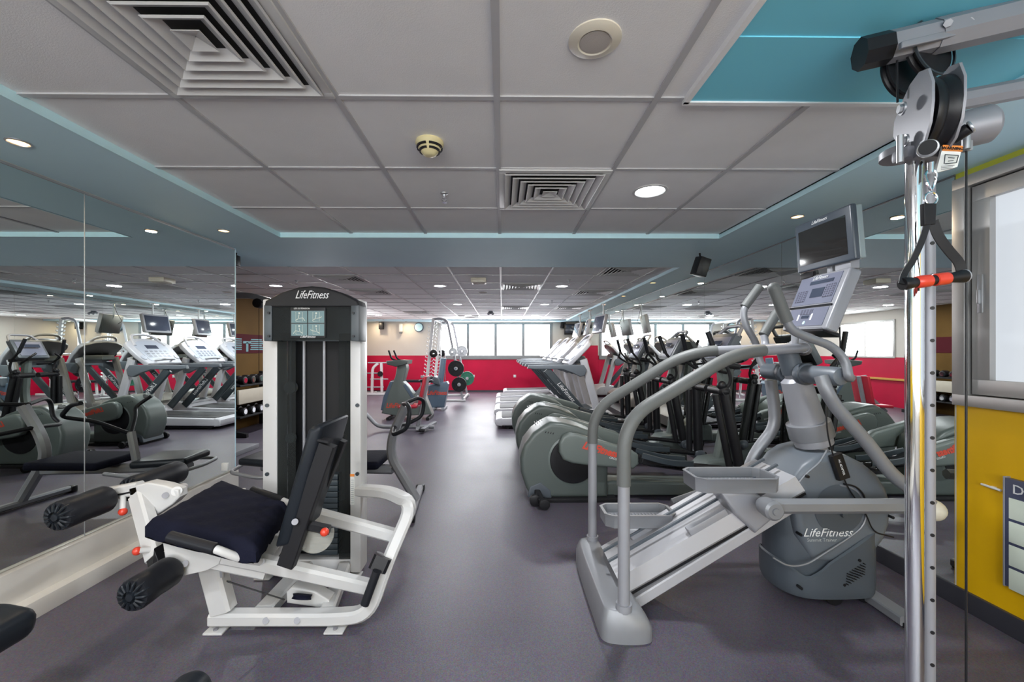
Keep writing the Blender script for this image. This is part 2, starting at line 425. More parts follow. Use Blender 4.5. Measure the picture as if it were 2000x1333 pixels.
# left mirror wall and its polished skirting
struct('wall_left', MB().b2((MXL-.22, RY, 0), (MXL, 3.69, SZ)), 'cream')
struct('baseboard_left', MB().b2((MXL, RY, 0), (-2.355, 3.685, .255), .003).b2((MXL, RY, 0), (-2.29, 3.685, .09), .003), 'marble')
struct('wall_side', MB().b2((LX-.15, 3.45, 0), (MXL-.22, 3.69, SZ)), 'amber')
struct('wall_rear', MB().b2((MXL-.2, RY-.15, 0), (MXR+.2, RY, .8)).b2((MXL-.2, RY-.15, 2.15), (MXR+.2, RY, CZ)), 'cream')
rf = MB()  # rear window row: out of view, added to light the near end
for k in range(6): rf.b2((MXL+k*.94-.03, RY-.06, .8), (MXL+k*.94+.03, RY, 2.15))
struct('window_11', rf, 'alu')
struct('window_12', MB().b2((MXL, RY-.08, .8), (MXR, RY-.07, 2.15)), 'addedpane')
struct('wall_right', MB().b2((MXR, 2.105, 0), (MXR+.15, BY+.1, SZ)), 'cream')
struct('baseboard_right', MB().b2((2.342, RY, 0), (MXR, BY, .10), .002), 'darkbase')
# yellow wall with the frosted window
wl = MB().b2((MXR, RY, 0), (MXR+.15, 2.105, 1.04)).b2((MXR, 2.075, 1.04), (MXR+.15, 2.105, 2.2)).b2((MXR, RY, 2.195), (MXR+.15, 2.105, SZ)).b2((MXR, RY, 1.0), (MXR+.15, -1.2, 2.2))
struct('wall_yellow', wl, 'yellow')
struct('trim_10', MB().b2((MXR-.004, RY, 2.195), (MXR+.01, 2.105, SZ)), 'greenish')
wf = MB()
def frame_rect(mb, y0, y1, z0, z1, x0, x1, t):
    mb.b2((x0,y0,z0),(x1,y1,z0+t),.002); mb.b2((x0,y0,z1-t),(x1,y1,z1),.002); mb.b2((x0,y0,z0+t),(x1,y0+t,z1-t),.001); mb.b2((x0,y1-t,z0+t),(x1,y1,z1-t),.001)
frame_rect(wf, -1.2, 2.10, 1.04, 2.2, MXR-.03, MXR+.10, .055)
frame_rect(wf, .5, 2.035, 1.10, 2.14, MXR+.0, MXR+.06, .075)
struct('window_1', wf, 'alu')
struct('trim_11', MB().b2((MXR+.061, .5, 1.09), (MXR+.075, 2.07, 2.15)).b2((MXR+.07, -1.15, 1.09), (MXR+.078, 2.07, 1.11)), 'aludark')
struct('window_2', MB().b2((MXR+.03, .57, 1.175), (MXR+.04, 1.96, 2.07)).b2((MXR+.06, -1.14, 1.10), (MXR+.07, .49, 2.14)), 'frost')
h = MB().box((MXR-.003, 1.997, 1.60), (.008, .022, .19), None, .003).box((MXR-.012, 1.997, 1.585), (.012, .010, .07), None, .003)
struct('window_3', h, 'steel')
# back wall, four bright panes
bx0, bx1, bz0, bz1 = -1.98, 1.56, 1.165, 2.15
bw = MB().b2((LX-.15, BY, 0), (MXR+.2, BY+.15, bz0)).b2((LX-.15, BY, bz1), (MXR+.2, BY+.15, CZ)).b2((LX-.15, BY, bz0), (bx0, BY+.15, bz1)).b2((bx1, BY, bz0), (MXR+.2, BY+.15, bz1))
struct('wall_back', bw, 'wallred')
pw = (bx1-bx0)/4
fr = MB().b2((bx0-.05, BY-.03, bz0-.13), (bx1+.05, BY+.02, bz0-.0), .004).b2((bx0-.05, BY-.02, bz1), (bx1+.05, BY+.02, bz1+.05), .004)
for k in range(5): fr.b2((bx0+pw*k-.045, BY-.015, bz0), (bx0+pw*k+.045, BY+.05, bz1), .004)
struct('window_4', fr, 'mullion')
for k in range(4):
    struct('window_%d' % (5+k), MB().b2((bx0+pw*k+.03, BY+.03, bz0), (bx0+pw*(k+1)-.03, BY+.04, bz1)), 'window')
# left wall of the back room
ly0, ly1 = 9.45, 10.95
struct('wall_far_left', MB().b2((LX-.15, 8.9, 0), (LX, BY, 1.17)).b2((LX-.15, 8.9, 2.02), (LX, BY, CZ)).b2((LX-.15, 8.9, 1.17), (LX, ly0, 2.02)).b2((LX-.15, ly1, 1.17), (LX, BY, 2.02)), 'wallredleft')
struct('window_9', MB().b2((LX-.05, ly0, 1.17), (LX-.04, ly1, 2.02)), 'window')
fl = MB(); frame_rect(fl, ly0-.03, ly1+.03, 1.14, 2.05, LX-.03, LX+.02, .05); fl.b2((LX-.03, 10.18, 1.17), (LX+.01, 10.23, 2.02))
struct('window_10', fl, 'alu')
struct('wall_amber', MB().b2((LX-.15, 3.69, 0), (LX, 8.9, CZ)), 'amber')
struct('trim_12', MB().b2((LX, 8.9, .62), (LX+.05, 12.0, .67), .004), 'wood')
struct('trim_13', MB().b2((LX, 6.0, 1.27), (LX+.006, 8.6, 1.60)), 'maroon')
struct('baseboard_back', MB().b2((LX, BY-.012, 0), (MXR, BY, .05)), 'darkbase')

# mirrors, sheet by sheet
prev = None
for k, (a, b) in enumerate([(RY+.02, -1.587), (-1.584, -.267), (-.264, 1.053), (1.056, 2.37), (2.373, 3.69)]):
    o = MB().b2((MXL, a, .257), (MXL+.006, b, SZ-.018)).build('mirror_panel', 'mirror', smooth=False)
    tag(o, ['frameless wall mirror sheet at the rear end of the left wall', 'frameless wall mirror sheet on the left wall, second from the rear', 'frameless wall mirror sheet on the left wall beside the camera', 'large frameless wall mirror sheet at the left edge of the photo', 'frameless wall mirror sheet at the far end of the left wall, reflecting silver treadmills'][k], 'mirror', 'mirror sheets on the left wall')
struct('trim_14', MB().b2((MXL, RY, SZ-.018), (MXL+.010, 3.69, SZ-.006)), 'steel')
k = 0; y = 2.107
nm = ['nearest the camera beside the yellow wall', 'behind the stair climber', 'behind the nearest elliptical trainer', 'behind the middle elliptical trainer', 'behind the furthest elliptical trainer', 'behind the nearest treadmill', 'behind the middle treadmills', 'next to last before the back wall', 'in the corner against the back wall']
while y < BY-.3:
    b = min(y+1.32, BY)
    o = MB().b2((MXR-.006, y+.0015, .10), (MXR, b-.0015, SZ-.008)).build('mirror_panel', 'mirror', smooth=False)
    tag(o, 'frameless wall mirror sheet on the right wall ' + nm[k], 'mirror', 'mirror sheets on the right wall'); k += 1; y += 1.32
struct('trim_15', MB().b2((MXR-.01, 2.105, SZ-.008), (MXR, BY, SZ)), 'aludark')
struct('trim_18', MB().b2((MXL, 2.3700, .257), (MXL+.0075, 2.3735, SZ-.018)).b2((MXL, 1.0525, .257), (MXL+.0075, 1.056, SZ-.018)), 'steel')
# light blue edging at the free end of the left mirror wall
struct('trim_16', MB().b2((MXL-.22, 3.69, 0), (MXL+.006, 3.705, SZ)), 'blue')
# ------------------------------------------------------------------ ceiling fittings
def diffuser(x, y, label, det=True):
    t = thing('ceiling_diffuser', label, 'air diffuser', (x, y, CZ), 0, 'square four way ceiling diffusers')
    MB().b2((-.285,-.285,-.004), (.285,.285,.0)).build('backing', 'dark', t, False)
    fr = MB()
    for (x0,y0,x1,y1) in ((-.298,-.298,.298,-.262), (-.298,.262,.298,.298), (-.298,-.262,-.262,.262), (.262,-.262,.298,.262)): fr.b2((x0,y0,-.014), (x1,y1,-.002), .003)
    fr.build('frame', 'diffwhite', t)
    for k in range(6):
        a = .262-k*.044; i = a-.034; m = MB()
        if k < 5:
            for r in range(4):
                R = Matrix.Rotation(r*math.pi/2, 4, 'Z')
                q = [R @ V(p) for p in ((-a,-a,-.024), (a,-a,-.024), (i,-i,-.002), (-i,-i,-.002))]
                m.hexa(q, R @ V((0,-.001,.003)))
                q = [R @ V(p) for p in ((-a,-a,-.024), (a,-a,-.024), (a+.005,-a-.005,-.021), (-a-.005,-a-.005,-.021))]
                m.hexa(q, (0,0,.002))
        else:
            for r in range(4):
                R = Matrix.Rotation(r*math.pi/2, 4, 'Z')
                m.hexa([R @ V(p) for p in ((-a,-a,-.024), (a,-a,-.024), (.002,-.002,-.010), (-.002,-.002,-.010))], (0,0,.002))
        m.build('louvre', 'diffwhite', t, False)
    return t
DL = [(0-.92, 1.238, 'large square white air diffuser at the top left of the photo, cut by the frame'),
      (.28, 2.433, 'square white air diffuser beside the lit downlight, in front of the blue beam'),
      (-2.12, 5.438, 'square air diffuser just beyond the blue beam above the tall weight tower'),
      (-2.12, 6.638, 'square air diffuser behind the one above the weight tower'),
      (.28, 6.038, 'brightly lit square air diffuser in the middle of the back ceiling'),
      (.28, 9.038, 'small far square air diffuser behind the brightly lit one'),
      (1.48, 4.838, 'square air diffuser next to the black speaker, beyond the blue beam on the right'),
      (1.48, 6.638, 'second square air diffuser along the right soffit of the back ceiling'),
      (1.48, 9.038, 'third and farthest square air diffuser along the right soffit'),
      (-2.12, 10.238, 'far square air diffuser above the exercise bikes'),
      (-.92, 11.438, 'farthest square air diffuser near the back windows')]
for x, y, l in DL: diffuser(x, y, l)

def downlight(x, y, label, r=.085, watts=LAMP_W, z=CZ, m='emit_white', col=(0.95,0.97,1.0), grp='round white ceiling downlights'):
    t = thing('ceiling_downlight', label, 'ceiling light', (x, y, z), 0, grp)
    MB().lathe([(r*1.18,0),(r*1.18,-.004),(r*1.02,-.007),(r*.96,-.003),(r*.96,0)], (0,0,0), (0,0,1), 32).build('rim', 'diffwhite' if r > .06 else 'steel', t)
    MB().lathe([(0,-.0025),(r*.96,-.0025),(r*.96,-.001),(0,-.001)], (0,0,0), (0,0,1), 28).build('lamp', m, t, False)
    ld = bpy.data.lights.new('downlight_lamp', 'AREA'); ld.shape = 'DISK'; ld.size = r*1.9; ld.energy = watts; ld.color = col
    lo = bpy.data.objects.new('lamp_light', ld); COL.objects.link(lo); lo.parent = t; lo.location = (0,0,-.010)
    return t
for x, y, l in [(.88, 2.433, 'large bright round downlight right of the near small diffuser'), (-.92, 6.038, 'round downlight left of the brightly lit back diffuser'), (.88, 6.038, 'round downlight right of the brightly lit back diffuser'),
        (-.92, 8.438, 'round downlight left of the middle, in the second back row'), (.88, 8.438, 'round downlight right of the middle, in the second back row'), (-3.32, 11.038, 'round downlight in the far left corner above the clock wall'),
        (-.92, 11.038, 'round downlight left of middle in the last row before the windows'), (.88, 11.038, 'round downlight right of middle in the last row before the windows'), (-3.32, 6.038, 'round downlight over the dumbbell rack'), (-3.32, 8.438, 'round downlight above the left of the exercise bikes'),
        (-.92, -.55, 'added round downlight, unseen, behind the camera on the left'), (.28, -1.7, 'added round downlight, unseen, behind the camera near the rear wall'), (-.92, .04, 'added round downlight, unseen, overhead left of the camera')]:  # these lamps behind and over the camera are unseen, added for light
    downlight(x, y, l)
for x, y, l in [(-2.12, 1.816, 'chrome ringed small spot in the blue soffit above the near left mirror'), (-2.12, 3.14, 'small warm spot near the end of the left blue soffit'), (-2.12, .46, 'small warm spot in the left blue soffit beside the camera'),
        (2.01, 2.77, 'small orange glowing spot above the stair climber screen'), (2.03, 5.5, 'small warm spot behind the black hanging speaker'), (2.03, 6.84, 'second small warm spot of the right back soffit'),
        (2.03, 8.15, 'third small warm spot of the right back soffit'), (2.03, 9.5, 'fourth small warm spot of the right back soffit'), (2.03, 10.8, 'fifth small warm spot of the right back soffit'), (2.03, 12.1, 'small warm spot in the right back corner'),
        (-3.0, 12.8, 'small warm spot above the clock wall'), (-3.9, 12.8, 'small warm spot in the left back corner above the wall speaker')]:
    downlight(x, y, l, .035, SPOT_W, SZ if y < 12.7 else SZ-.01, 'emit_warm', (1.0,0.8,0.55), 'small warm soffit spots')

t = thing('ceiling_speaker', 'round cream ceiling speaker with a beige grille, nearest the camera', 'speaker', (.283, 1.25, CZ))
MB().lathe([(0,0),(.080,0),(.080,-.004),(.070,-.009),(.052,-.012),(.046,-.008),(0,-.008)], (0,0,0), (0,0,1), 40).build('rim', 'ivory', t)
MB().lathe([(0,-.0085),(.046,-.0085),(.046,-.010),(0,-.012)], (0,0,0), (0,0,1), 32).build('grille', 'beigegrille', t)
tag(MB().lathe([(0,0),(.07,0),(.07,-.006),(.05,-.012),(0,-.012)], (-.32,6.7,CZ), (0,0,1), 28).build('ceiling_speaker', 'beigegrille'), 'small flat round speaker in the back ceiling behind the square box', 'speaker')
t = thing('smoke_detector', 'yellowed round smoke detector with black slots on a ceiling tile', 'smoke detector', (-.331, 1.87, CZ))
MB().lathe([(0,0),(.062,0),(.064,-.012),(.058,-.022),(.030,-.060),(.016,-.066),(0,-.066)], (0,0,0), (0,0,1), 36).build('body', 'yellowed', t)
sl = MB()
for row, (r, zz) in enumerate(((.055,-.0285), (.0435,-.0435))):
    for q in range(4):
        a0 = q*math.pi/2+.12-math.pi/2; pts = [(r*math.cos(a0+u*.19), r*math.sin(a0+u*.19), zz) for u in range(8)]
        sl.sweep(pts, [(-.004,-.004),(.004,-.004),(.004,.004),(-.004,.004)], (0,0,1))
sl.build('slots', 'black', t)
def sprinkler(x, y, label):
    t = thing('fire_sprinkler', label, 'sprinkler', (x, y, CZ), 0, 'ceiling fire sprinklers')
    MB().lathe([(0,0),(.024,0),(.022,-.005),(.010,-.010),(.006,-.022),(.012,-.026),(.012,-.034),(0,-.036)], (0,0,0), (0,0,1), 18).build('body', 'steel', t)
    MB().tube([(-.012,0,-.026),(-.016,0,-.040),(0,0,-.055)], .002, 0, 6).tube([(.012,0,-.026),(.016,0,-.040),(0,0,-.055)], .002, 0, 6).cyl((0,0,-.055),(0,0,-.058),.014).build('deflector', 'chrome', t)
sprinkler(-.35, 2.48, 'chrome fire sprinkler on a tile left of the small near diffuser')
sprinkler(-2.8, 5.6, 'fire sprinkler above the left shoulder of the weight tower')
sprinkler(.9, 5.5, 'fire sprinkler above the right downlight in the back ceiling')
sprinkler(.95, 7.8, 'far fire sprinkler right of the middle of the back ceiling')
t = thing('air_purifier_box', 'square beige box hanging under the back ceiling', 'ceiling unit', (-.31, 5.44, CZ))
MB().box((0,0,-.03), (.20,.20,.06), None, .012).build('body', 'ivory', t)
MB().box((0,0,-.063), (.15,.15,.01), None, .004).build('grille', 'beigegrille', t)
t = thing('emergency_light', 'small grey twin lamp fitting far back on the ceiling', 'emergency light', (-.28, 9.9, CZ))
MB().cyl((0,0,0),(0,0,-.03),.05).box((0,0,-.05),(.12,.08,.05),None,.008).build('body', 'shroud', t)
MB().cyl((-.05,-.04,-.06),(-.05,-.07,-.075),.028,.03).cyl((.05,-.04,-.06),(.05,-.07,-.075),.028,.03).build('lamp_head', 'lightsilver', t)

def wall_speaker(loc, rot, s, label):
    t = thing('wall_speaker', label, 'speaker', loc)
    o = MB().box((0,0,0), (.11*s,.10*s,.17*s), rot, .008).build('cabinet', 'black', t)
    MB().cyl((0,0,.06*s),(0.0,.02*s,.13*s),.008).build('bracket', 'blackmatt', t)
wall_speaker((1.85,3.8,2.10), (.1,.28,.15), 1.0, 'black speaker hanging tilted under the right blue soffit')
wall_speaker((MXL-.02,3.74,1.32+.815), None, .55, 'small black speaker at the free end of the left mirror wall')
wall_speaker((-3.83,13.02,2.10), None, 1.25, 'black speaker high on the cream wall left of the clock')
wall_speaker((1.93,13.0,2.12), (0,.15,.3), 1.15, 'black speaker between the back windows and the wall television')

# wall things at the back
t = thing('wall_clock', 'round blue rimmed clock high on the cream back wall', 'clock', (-2.66,13.07,2.06))
MB().cyl((0,.03,0),(0,-.01,0),.15,None,32,.008).build('rim', 'bluebike', t)['label'] = 'pale blue rim'
MB().cyl((0,-.008,0),(0,-.014,0),.125,None,32).build('dial', 'bluetrim', t)
MB().box((-.02,-.018,.03),(.012,.004,.09),(0,-.5,0)).build('hand', 'whitetext', t)
MB().box((.03,-.018,.035),(.010,.004,.11),(0,.6,0)).build('hand', 'whitetext', t)
t = thing('soap_dispenser', 'narrow white wall dispenser between the black speaker and the clock', 'dispenser', (-3.22,13.05,2.02))
MB().box((0,0,.02),(.11,.09,.26),None,.012).build('body', 'white', t)
MB().box((0,-.02,-.14),(.08,.06,.05),None,.01).build('nozzle', 'shroud', t)
for X, l in ((-.92,'white socket on the red back wall nearer the weight rack'), (.40,'white socket on the red back wall nearer the treadmills')):
    t = thing('wall_socket', l, 'socket', (X,13.09,.50), 0, 'sockets on the red back wall')
    MB().box((0,0,0),(.085,.012,.085),None,.004).build('plate', 'white', t); MB().box((0,-.008,0),(.03,.006,.03),None,.002).build('switch', 'paper', t)
t = thing('wall_television', 'small black television on the cream back wall beside the windows', 'television', (2.16,12.95,1.99), .1)
MB().box((0,0,0),(.40,.05,.34),None,.012).build('casing', 'black', t)
MB().box((0,-.026,.015),(.34,.006,.26),None,.002).build('screen', 'lcd', t)
MB().cyl((0,.02,0),(0,.14,0),.02).build('bracket', 'blackmatt', t)
def hung_tv(x, y, rz, label):
    t = thing('hanging_television', label, 'television', (x, y, SZ), rz, 'televisions hung above the treadmills')
    MB().tube([(0,0,0),(0,0,-.24),(-.03,0,-.32)], .013, .03).cyl((0,0,0),(0,0,-.012),.05).build('pole', 'steel', t)
    MB().box((-.07,0,-.40),(.07,.52,.36),(0,.22,0),.014).build('casing', 'lightsilver', t)
    MB().box((-.108,0,-.392),(.006,.46,.29),(0,.22,0),.002).build('screen', 'lcd', t)
    MB().tube([(.0,.1,-.40),(.06,.12,-.34),(.03,.03,-.18),(.01,.0,-.05)], .004, .03, 6).build('cable', 'black', t)
hung_tv(1.98, 8.0, .15, 'pole hung flat television nearest the camera above the treadmills')
hung_tv(1.98, 9.2, -.1, 'middle of the pole hung flat televisions above the treadmills')
hung_tv(1.98, 10.4, .1, 'farthest pole hung flat television above the treadmills')

# poster on the yellow wall
t = thing('wall_poster', 'navy bordered notice board with pale cells at the right edge on the yellow wall', 'notice board', (MXR,1.65,.48), 0)
MB().box((-.014,0,0),(.026,.46,.50),None,.003).build('frame', 'posternavy', t)
cells = MB()
for r_ in range(4):
    for c_ in range(2): cells.box((-.028,.112-c_*.22,.115-r_*.108),(.003,.20,.095),None,.001)
cells.build('cells', 'posterlight', t)
text('Da', .06, frame_mtx((-.029,.165,.205),(0,-1,0),(0,0,1)), 'whitetext', 'lettering', t)
MB().box((-.013,.232,0),(.03,.008,.51),None,.002).build('edge_strip', 'lightsilver', t)
tag(MB().cyl((MXR-.012,1.985,.665),(MXR-.012,1.905,.66),.006,None,12,.002).box((MXR-.006,1.94,.662),(.014,.02,.012)).build('wall_hook', 'paper'), 'thin white rod clipped to the yellow wall beside the notice board', 'hook')

# writing painted on the amber wall (pale blocks, too small to read)
lg = MB().b2((LX+.006,7.10,1.30),(LX+.009,7.16,1.46)).b2((LX+.006,7.02,1.44),(LX+.009,7.24,1.48))
for k in range(6): lg.b2((LX+.006,7.22+.02*(k%2),1.33+.035*k),(LX+.009,7.62-.03*(k%3),1.348+.035*k)); lg.b2((LX+.006,6.72+.02*(k%3),1.33+.035*k),(LX+.009,6.98,1.348+.035*k))
struct('trim_17', lg, 'cyan')

# ------------------------------------------------------------------ treadmills
def make_treadmill(label):
    """length along +x (rear roller at x=0), width along y"""
    t = thing('treadmill', label, 'treadmill', (0,0,0), 0, 'silver treadmills in a row facing the right mirror')
    # silver side platforms and rear end
    for s in (-1, 1):
        MB().prism([(.0,.06),(.0,.15),(.05,.185),(1.30,.215),(1.42,.215),(1.42,.07)], s*.40-.075 if s > 0 else -.40, s*.40 if s > 0 else -.325, .02).build('side_platform', 'treadwhite', t)
    MB().prism([(-.06,.10),(-.05,.16),(-.01,.185),(.06,.19),(.06,.05),(-.04,.06)], -.40, .40, .02).build('rear_cover', 'treadwhite', t)
    MB().prism([(.03,.12),(.05,.195),(1.40,.222),(1.40,.12)], -.31, .31, .008).build('running_belt', 'belt', t)
    MB().b2((.10,-.37,.02),(1.40,.37,.10),.01).build('base_frame', 'blackmatt', t)
    for s in (-1, 1): MB().cyl((.15,s*.33-.02,.03),(.15,s*.33+.02,.03),.03).build('foot', 'black', t)
    hd = [(1.36,.05),(1.36,.24),(1.44,.31),(1.62,.335),(1.86,.30),(1.98,.20),(2.00,.05)]
    MB().prism(hd, -.40, .40, .035, 4).build('motor_hood', 'treadwhite', t)
    MB().prism([(1.40,.28),(1.50,.325),(1.60,.34),(1.55,.30)], -.30, .30, .01).build('hood_trim', 'darkslate', t)
    for s in (-1, 1):
        MB().bar([(1.72,s*.37,.10),(1.66,s*.37,.30),(1.42,s*.37,1.17)], .125, .07, (0,1,0), .05, .018).build('upright', 'treadwhite', t)
        st = MB().bar([(1.44,s*.40,.26),(.80,s*.40,1.00)], .125, .045, (0,1,0), 0, .012).build('handrail_strut', 'darkslate', t)
        d = V((-.64,0,.74)).normalized()
        if s < 0: text('LifeFitness', .095, frame_mtx((1.12,-.4245,.63), -d, V((0,-1,0)).cross(-d)), 'whitetext', 'lettering', st, .25)
        else: text('LifeFitness', .095, frame_mtx((1.12,.4245,.63), d, V((0,1,0)).cross(d)), 'whitetext', 'lettering', st, .25)
        MB().prism([(.48,1.02),(.50,1.075),(1.05,1.085),(1.42,1.08),(1.47,1.0),(1.44,.90),(1.36,.88),(1.22,.95),(1.05,1.005),(.6,1.005)], s*.40-.035, s*.40+.035, .015).build('handrail', 'shroud', t)
    # console: arched panel, slanting up towards the mirror
    ax = V((.42,0,.45)).normalized(); org = V((1.16,0,1.10)); pts = []
    prof = [(-.36,0),(-.42,.20),(-.44,.42),(-.40,.50),(-.22,.575),(0,.60),(.22,.575),(.40,.50),(.44,.42),(.42,.20),(.36,0)]
    nrm = V((.45,0,-.42)).normalized()
    def slab(pr, d0, d1, bev=.0):
        b = bmesh.new(); f0 = [b.verts.new(org+V((0,a,0))+ax*c+nrm*d0) for a, c in pr]; f1 = [b.verts.new(org+V((0,a,0))+ax*c+nrm*d1) for a, c in pr]
        fa = b.faces.new(f0); fb = b.faces.new(f1[::-1])
        for i in range(len(pr)): b.faces.new((f0[i], f1[i], f1[(i+1)%len(pr)], f0[(i+1)%len(pr)]))
        bmesh.ops.recalc_face_normals(b, faces=b.faces)
        if bev: bmesh.ops.bevel(b, geom=list(set(fa.edges)|set(fb.edges)), offset=bev, segments=3, profile=.6, affect='EDGES')
        m = MB(); m._add(b); return m
    c = slab(prof, 0, .075, .02).build('console', 'treadwhite', t)
    slab([(a*.72, .06+k*.80) for a, k in prof], -.004, .002).build('control_panel', 'displaylight', c)
    slab([(-.12,.34),(-.12,.42),(.12,.42),(.12,.34)], -.008, -.003).build('display', 'lcd', c)
    slab([(-.24,.14),(-.24,.30),(.24,.30),(.24,.14)], -.007, -.003).build('keypad', 'keyspale', c)
    for s in (-1, 1): 
        m = MB().lathe([(0,0),(.05,0),(.045,.008),(0,.010)], org+V((0,s*.34,0))+ax*.14+nrm*-.003, -nrm, 20); m.build('speaker_grille', 'displaylight', c)
    MB().tube([(1.44,-.30,1.40),(1.60,-.22,1.58),(1.64,0,1.60),(1.60,.22,1.58),(1.44,.30,1.40)], .022, .1).build('top_arch', 'treadwhite', t)
    MB().tube([(1.28,-.20,1.14),(1.10,-.12,1.17),(1.10,.12,1.17),(1.28,.20,1.14)], .017, .05).build('pulse_bar', 'steel', t)
    MB().box((1.40,0,1.16),(.16,.62,.10),(0,-.3,0),.02).build('accessory_tray', 'shrouddark', t)
    return t
tm = make_treadmill('silver treadmill nearest the camera, in front of its row by the right mirror')
tm.location = (-.06, 7.24, 0)
for y, l in ((8.36, 'silver treadmill second from the camera in the row'), (9.46, 'silver treadmill in the middle of the row of five'), (10.60, 'silver treadmill second from the back windows'), (11.95, 'silver treadmill farthest from the camera, against the red back wall')):
    c = copy_tree(tm); c.location = (-.10 if y < 11 else .08, y, 0); c['label'] = l

# ------------------------------------------------------------------ elliptical trainers
def make_elliptical(label):
    t = thing('elliptical_trainer', label, 'elliptical trainer', (0,0,0), 0, 'grey green elliptical trainers with their flywheels to the aisle')
    W = .17
    hs = [(.26,.03),(.205,.12),(.16,.26),(.155,.38),(.19,.50),(.27,.60),(.36,.665),(.42,.695),(.52,.69),(.66,.655),(.80,.60),(.90,.52),(.93,.40),(.925,.03)]
    h = MB().prism(hs, -W, W, .045, 5).build('flywheel_housing', 'green', t)
    vt = MB()
    for s in (-1, 1):
        MB().lathe([(0,0),(.205,0),(.20,.010),(.16,.014),(0,.016)], (.62,s*(W-.004),.36), (0,s,0), 40).build('flywheel_disc', 'black', t)
        MB().lathe([(.205,.0),(.222,.0),(.222,.004),(.205,.010)], (.62,s*(W-.004),.36), (0,s,0), 40).build('disc_ring', 'greenlight', t)
        for k in range(4): vt.bar([(.41+.022*k,s*(W-.012),.655-.004*k),(.375+.022*k,s*(W+.0005),.60-.004*k)], .008, .006)
    for k in range(4): vt.bar([(.30+.02*k,-.08+.02*k,.655+.01*k),(.30+.02*k,.08-.02*k,.655+.01*k)], .006, .01)
    vt.build('vents', 'black', h)
    MB().prism([(.22,.04),(.24,.13),(.33,.17),(.42,.10),(.43,.03)], -W-.006, W+.006, .01).build('wheel_arch', 'shrouddark', h)
    MB().b2((.26,-.20,.0),(1.0,.20,.035),.008).build('base_rail', 'blackmatt', t)
    for s in (-1, 1):
        MB().cyl((.28,s*.27-.022,.05),(.28,s*.27+.022,.05),.05,None,20,.008).build('wheel', 'black', t)
        MB().cyl((.35,s*.35-.020,.045),(.35,s*.35+.020,.045),.045,None,20,.008).bar([(.30,s*.14,.09),(.33,s*.33,.05)], .05, .05, (0,0,1)).build('caster', 'blackmatt', t)
    MB().prism([(.90,.02),(.90,.14),(.98,.155),(1.95,.14),(2.0,.02)], -.10, .10, .03, 4).build('centre_rail', 'greenlight', t)
    MB().bar([(1.98,-.30,.03),(1.98,.30,.03)], .07, .05, (0,0,1)).build('front_foot', 'blackmatt', t)
    MB().prism([(1.72,.03),(1.74,.24),(1.84,.33),(2.0,.35),(2.12,.24),(2.14,.03)], -.13, .13, .04, 4).build('front_cover', 'greenlight', t)
    MB().bar([(1.98,0,.28),(2.06,0,.70),(2.02,0,1.20)], .10, .09, (0,1,0), .1, .025).build('mast', 'greenlight', t)
    for s in (-1, 1):
        ph = .0 if s < 0 else .10
        y0, y1 = sorted((s*.185, s*.265))
        fa = MB().prism([(p_, q_+ph*.6) for p_, q_ in [(.52,.385),(.485,.45),(.485,.53),(.515,.59),(.57,.615),(.64,.608),(1.10,.475),(1.16,.43),(1.17,.35),(1.12,.305),(.75,.335),(.60,.355)]], y0, y1, .028, 4).build('link_arm_cover', 'greenlight', t)
        dd = V((.95,0,-.26)).normalized()
        if s < 0:
            text('LifeFitness', .085, frame_mtx((.83,-.2665,.475+ph*.6), dd, V((0,-1,0)).cross(dd)), 'redlogo', 'lettering', fa, .35, squash=.85, offset=.004)
            text('CROSS TRAINER', .026, frame_mtx((1.0,-.2665,.385+ph*.6), dd, V((0,-1,0)).cross(dd)), 'whitetext', 'lettering', fa, .2)
        else:
            text('LifeFitness', .085, frame_mtx((.83,.2665,.475+ph*.6), -dd, V((0,1,0)).cross(-dd)), 'redlogo', 'lettering', fa, .35, squash=.85, offset=.004)
        MB().tube([(1.10,s*.225,.42+ph*.6),(1.40,s*.235,.34+ph*.3),(1.72,s*.25,.33),(2.0,s*.27,.30)], .022, .1).build('pedal_arm', 'black', t)
        pd = MB()
        pd.prism([(1.16,.37),(1.18,.43),(1.24,.40),(1.52,.33),(1.60,.36),(1.62,.33),(1.56,.30),(1.24,.345)], s*.245-.075, s*.245+.075, .012).build('pedal', 'black', t)
        MB().bar([(1.17,s*.245-.08*s,.44),(1.40,s*.245-.10*s,.38),(1.60,s*.245-.08*s,.37)], .05, .012, (0,1,0), .1).bar([(1.17,s*.245+.08*s,.44),(1.40,s*.245+.10*s,.38),(1.60,s*.245+.08*s,.37)], .05, .012, (0,1,0), .1).build('pedal_rim', 'darkslate', t)
        top = V((1.90,s*.25,.97)); bot = V((2.03,s*.27,.28)) if s < 0 else V((1.93,s*.27,.30))
        MB().tube([bot, top], .043).tube([bot+V((-.09,0,.02)), top+V((-.075,0,-.03))], .028).build('swing_arm_lower', 'black', t)
        MB().cyl(bot+V((0,-.05,0)), bot+V((0,.05,0)), .05, None, 18, .01).ball(bot+V((.02,s*.03,-.01)), .052).build('joint_knuckle', 'shrouddark', t)
        MB().ball(top, .05).cyl(top+V((0,-s*.22,0)), top+V((0,s*.04,0)), .036).ball(top+V((-.02,0,.05)), .04).build('pivot_joint', 'black', t)
        MB().tube([top, top+V((.05,s*.02,.08)), top+V((.02,s*.03,.20)), top+V((-.10,s*.03,.34)), top+V((-.14,s*.0,.50))], .014, .06).build('swing_handle', 'blackmatt', t)
        MB().tube([top+V((-.085,s*.03,.32)), top+V((-.142,s*.0,.51))], .021).build('handle_grip', 'rubber', t)
    # console facing the user on the aisle side
    R = Matrix.Rotation(math.radians(-28), 4, 'Y')
    c = MB().box((2.0,0,1.33), (.07,.40,.30), Matrix.Rotation(math.radians(28),4,'Y'), .025).build('console', 'shrouddark', t)
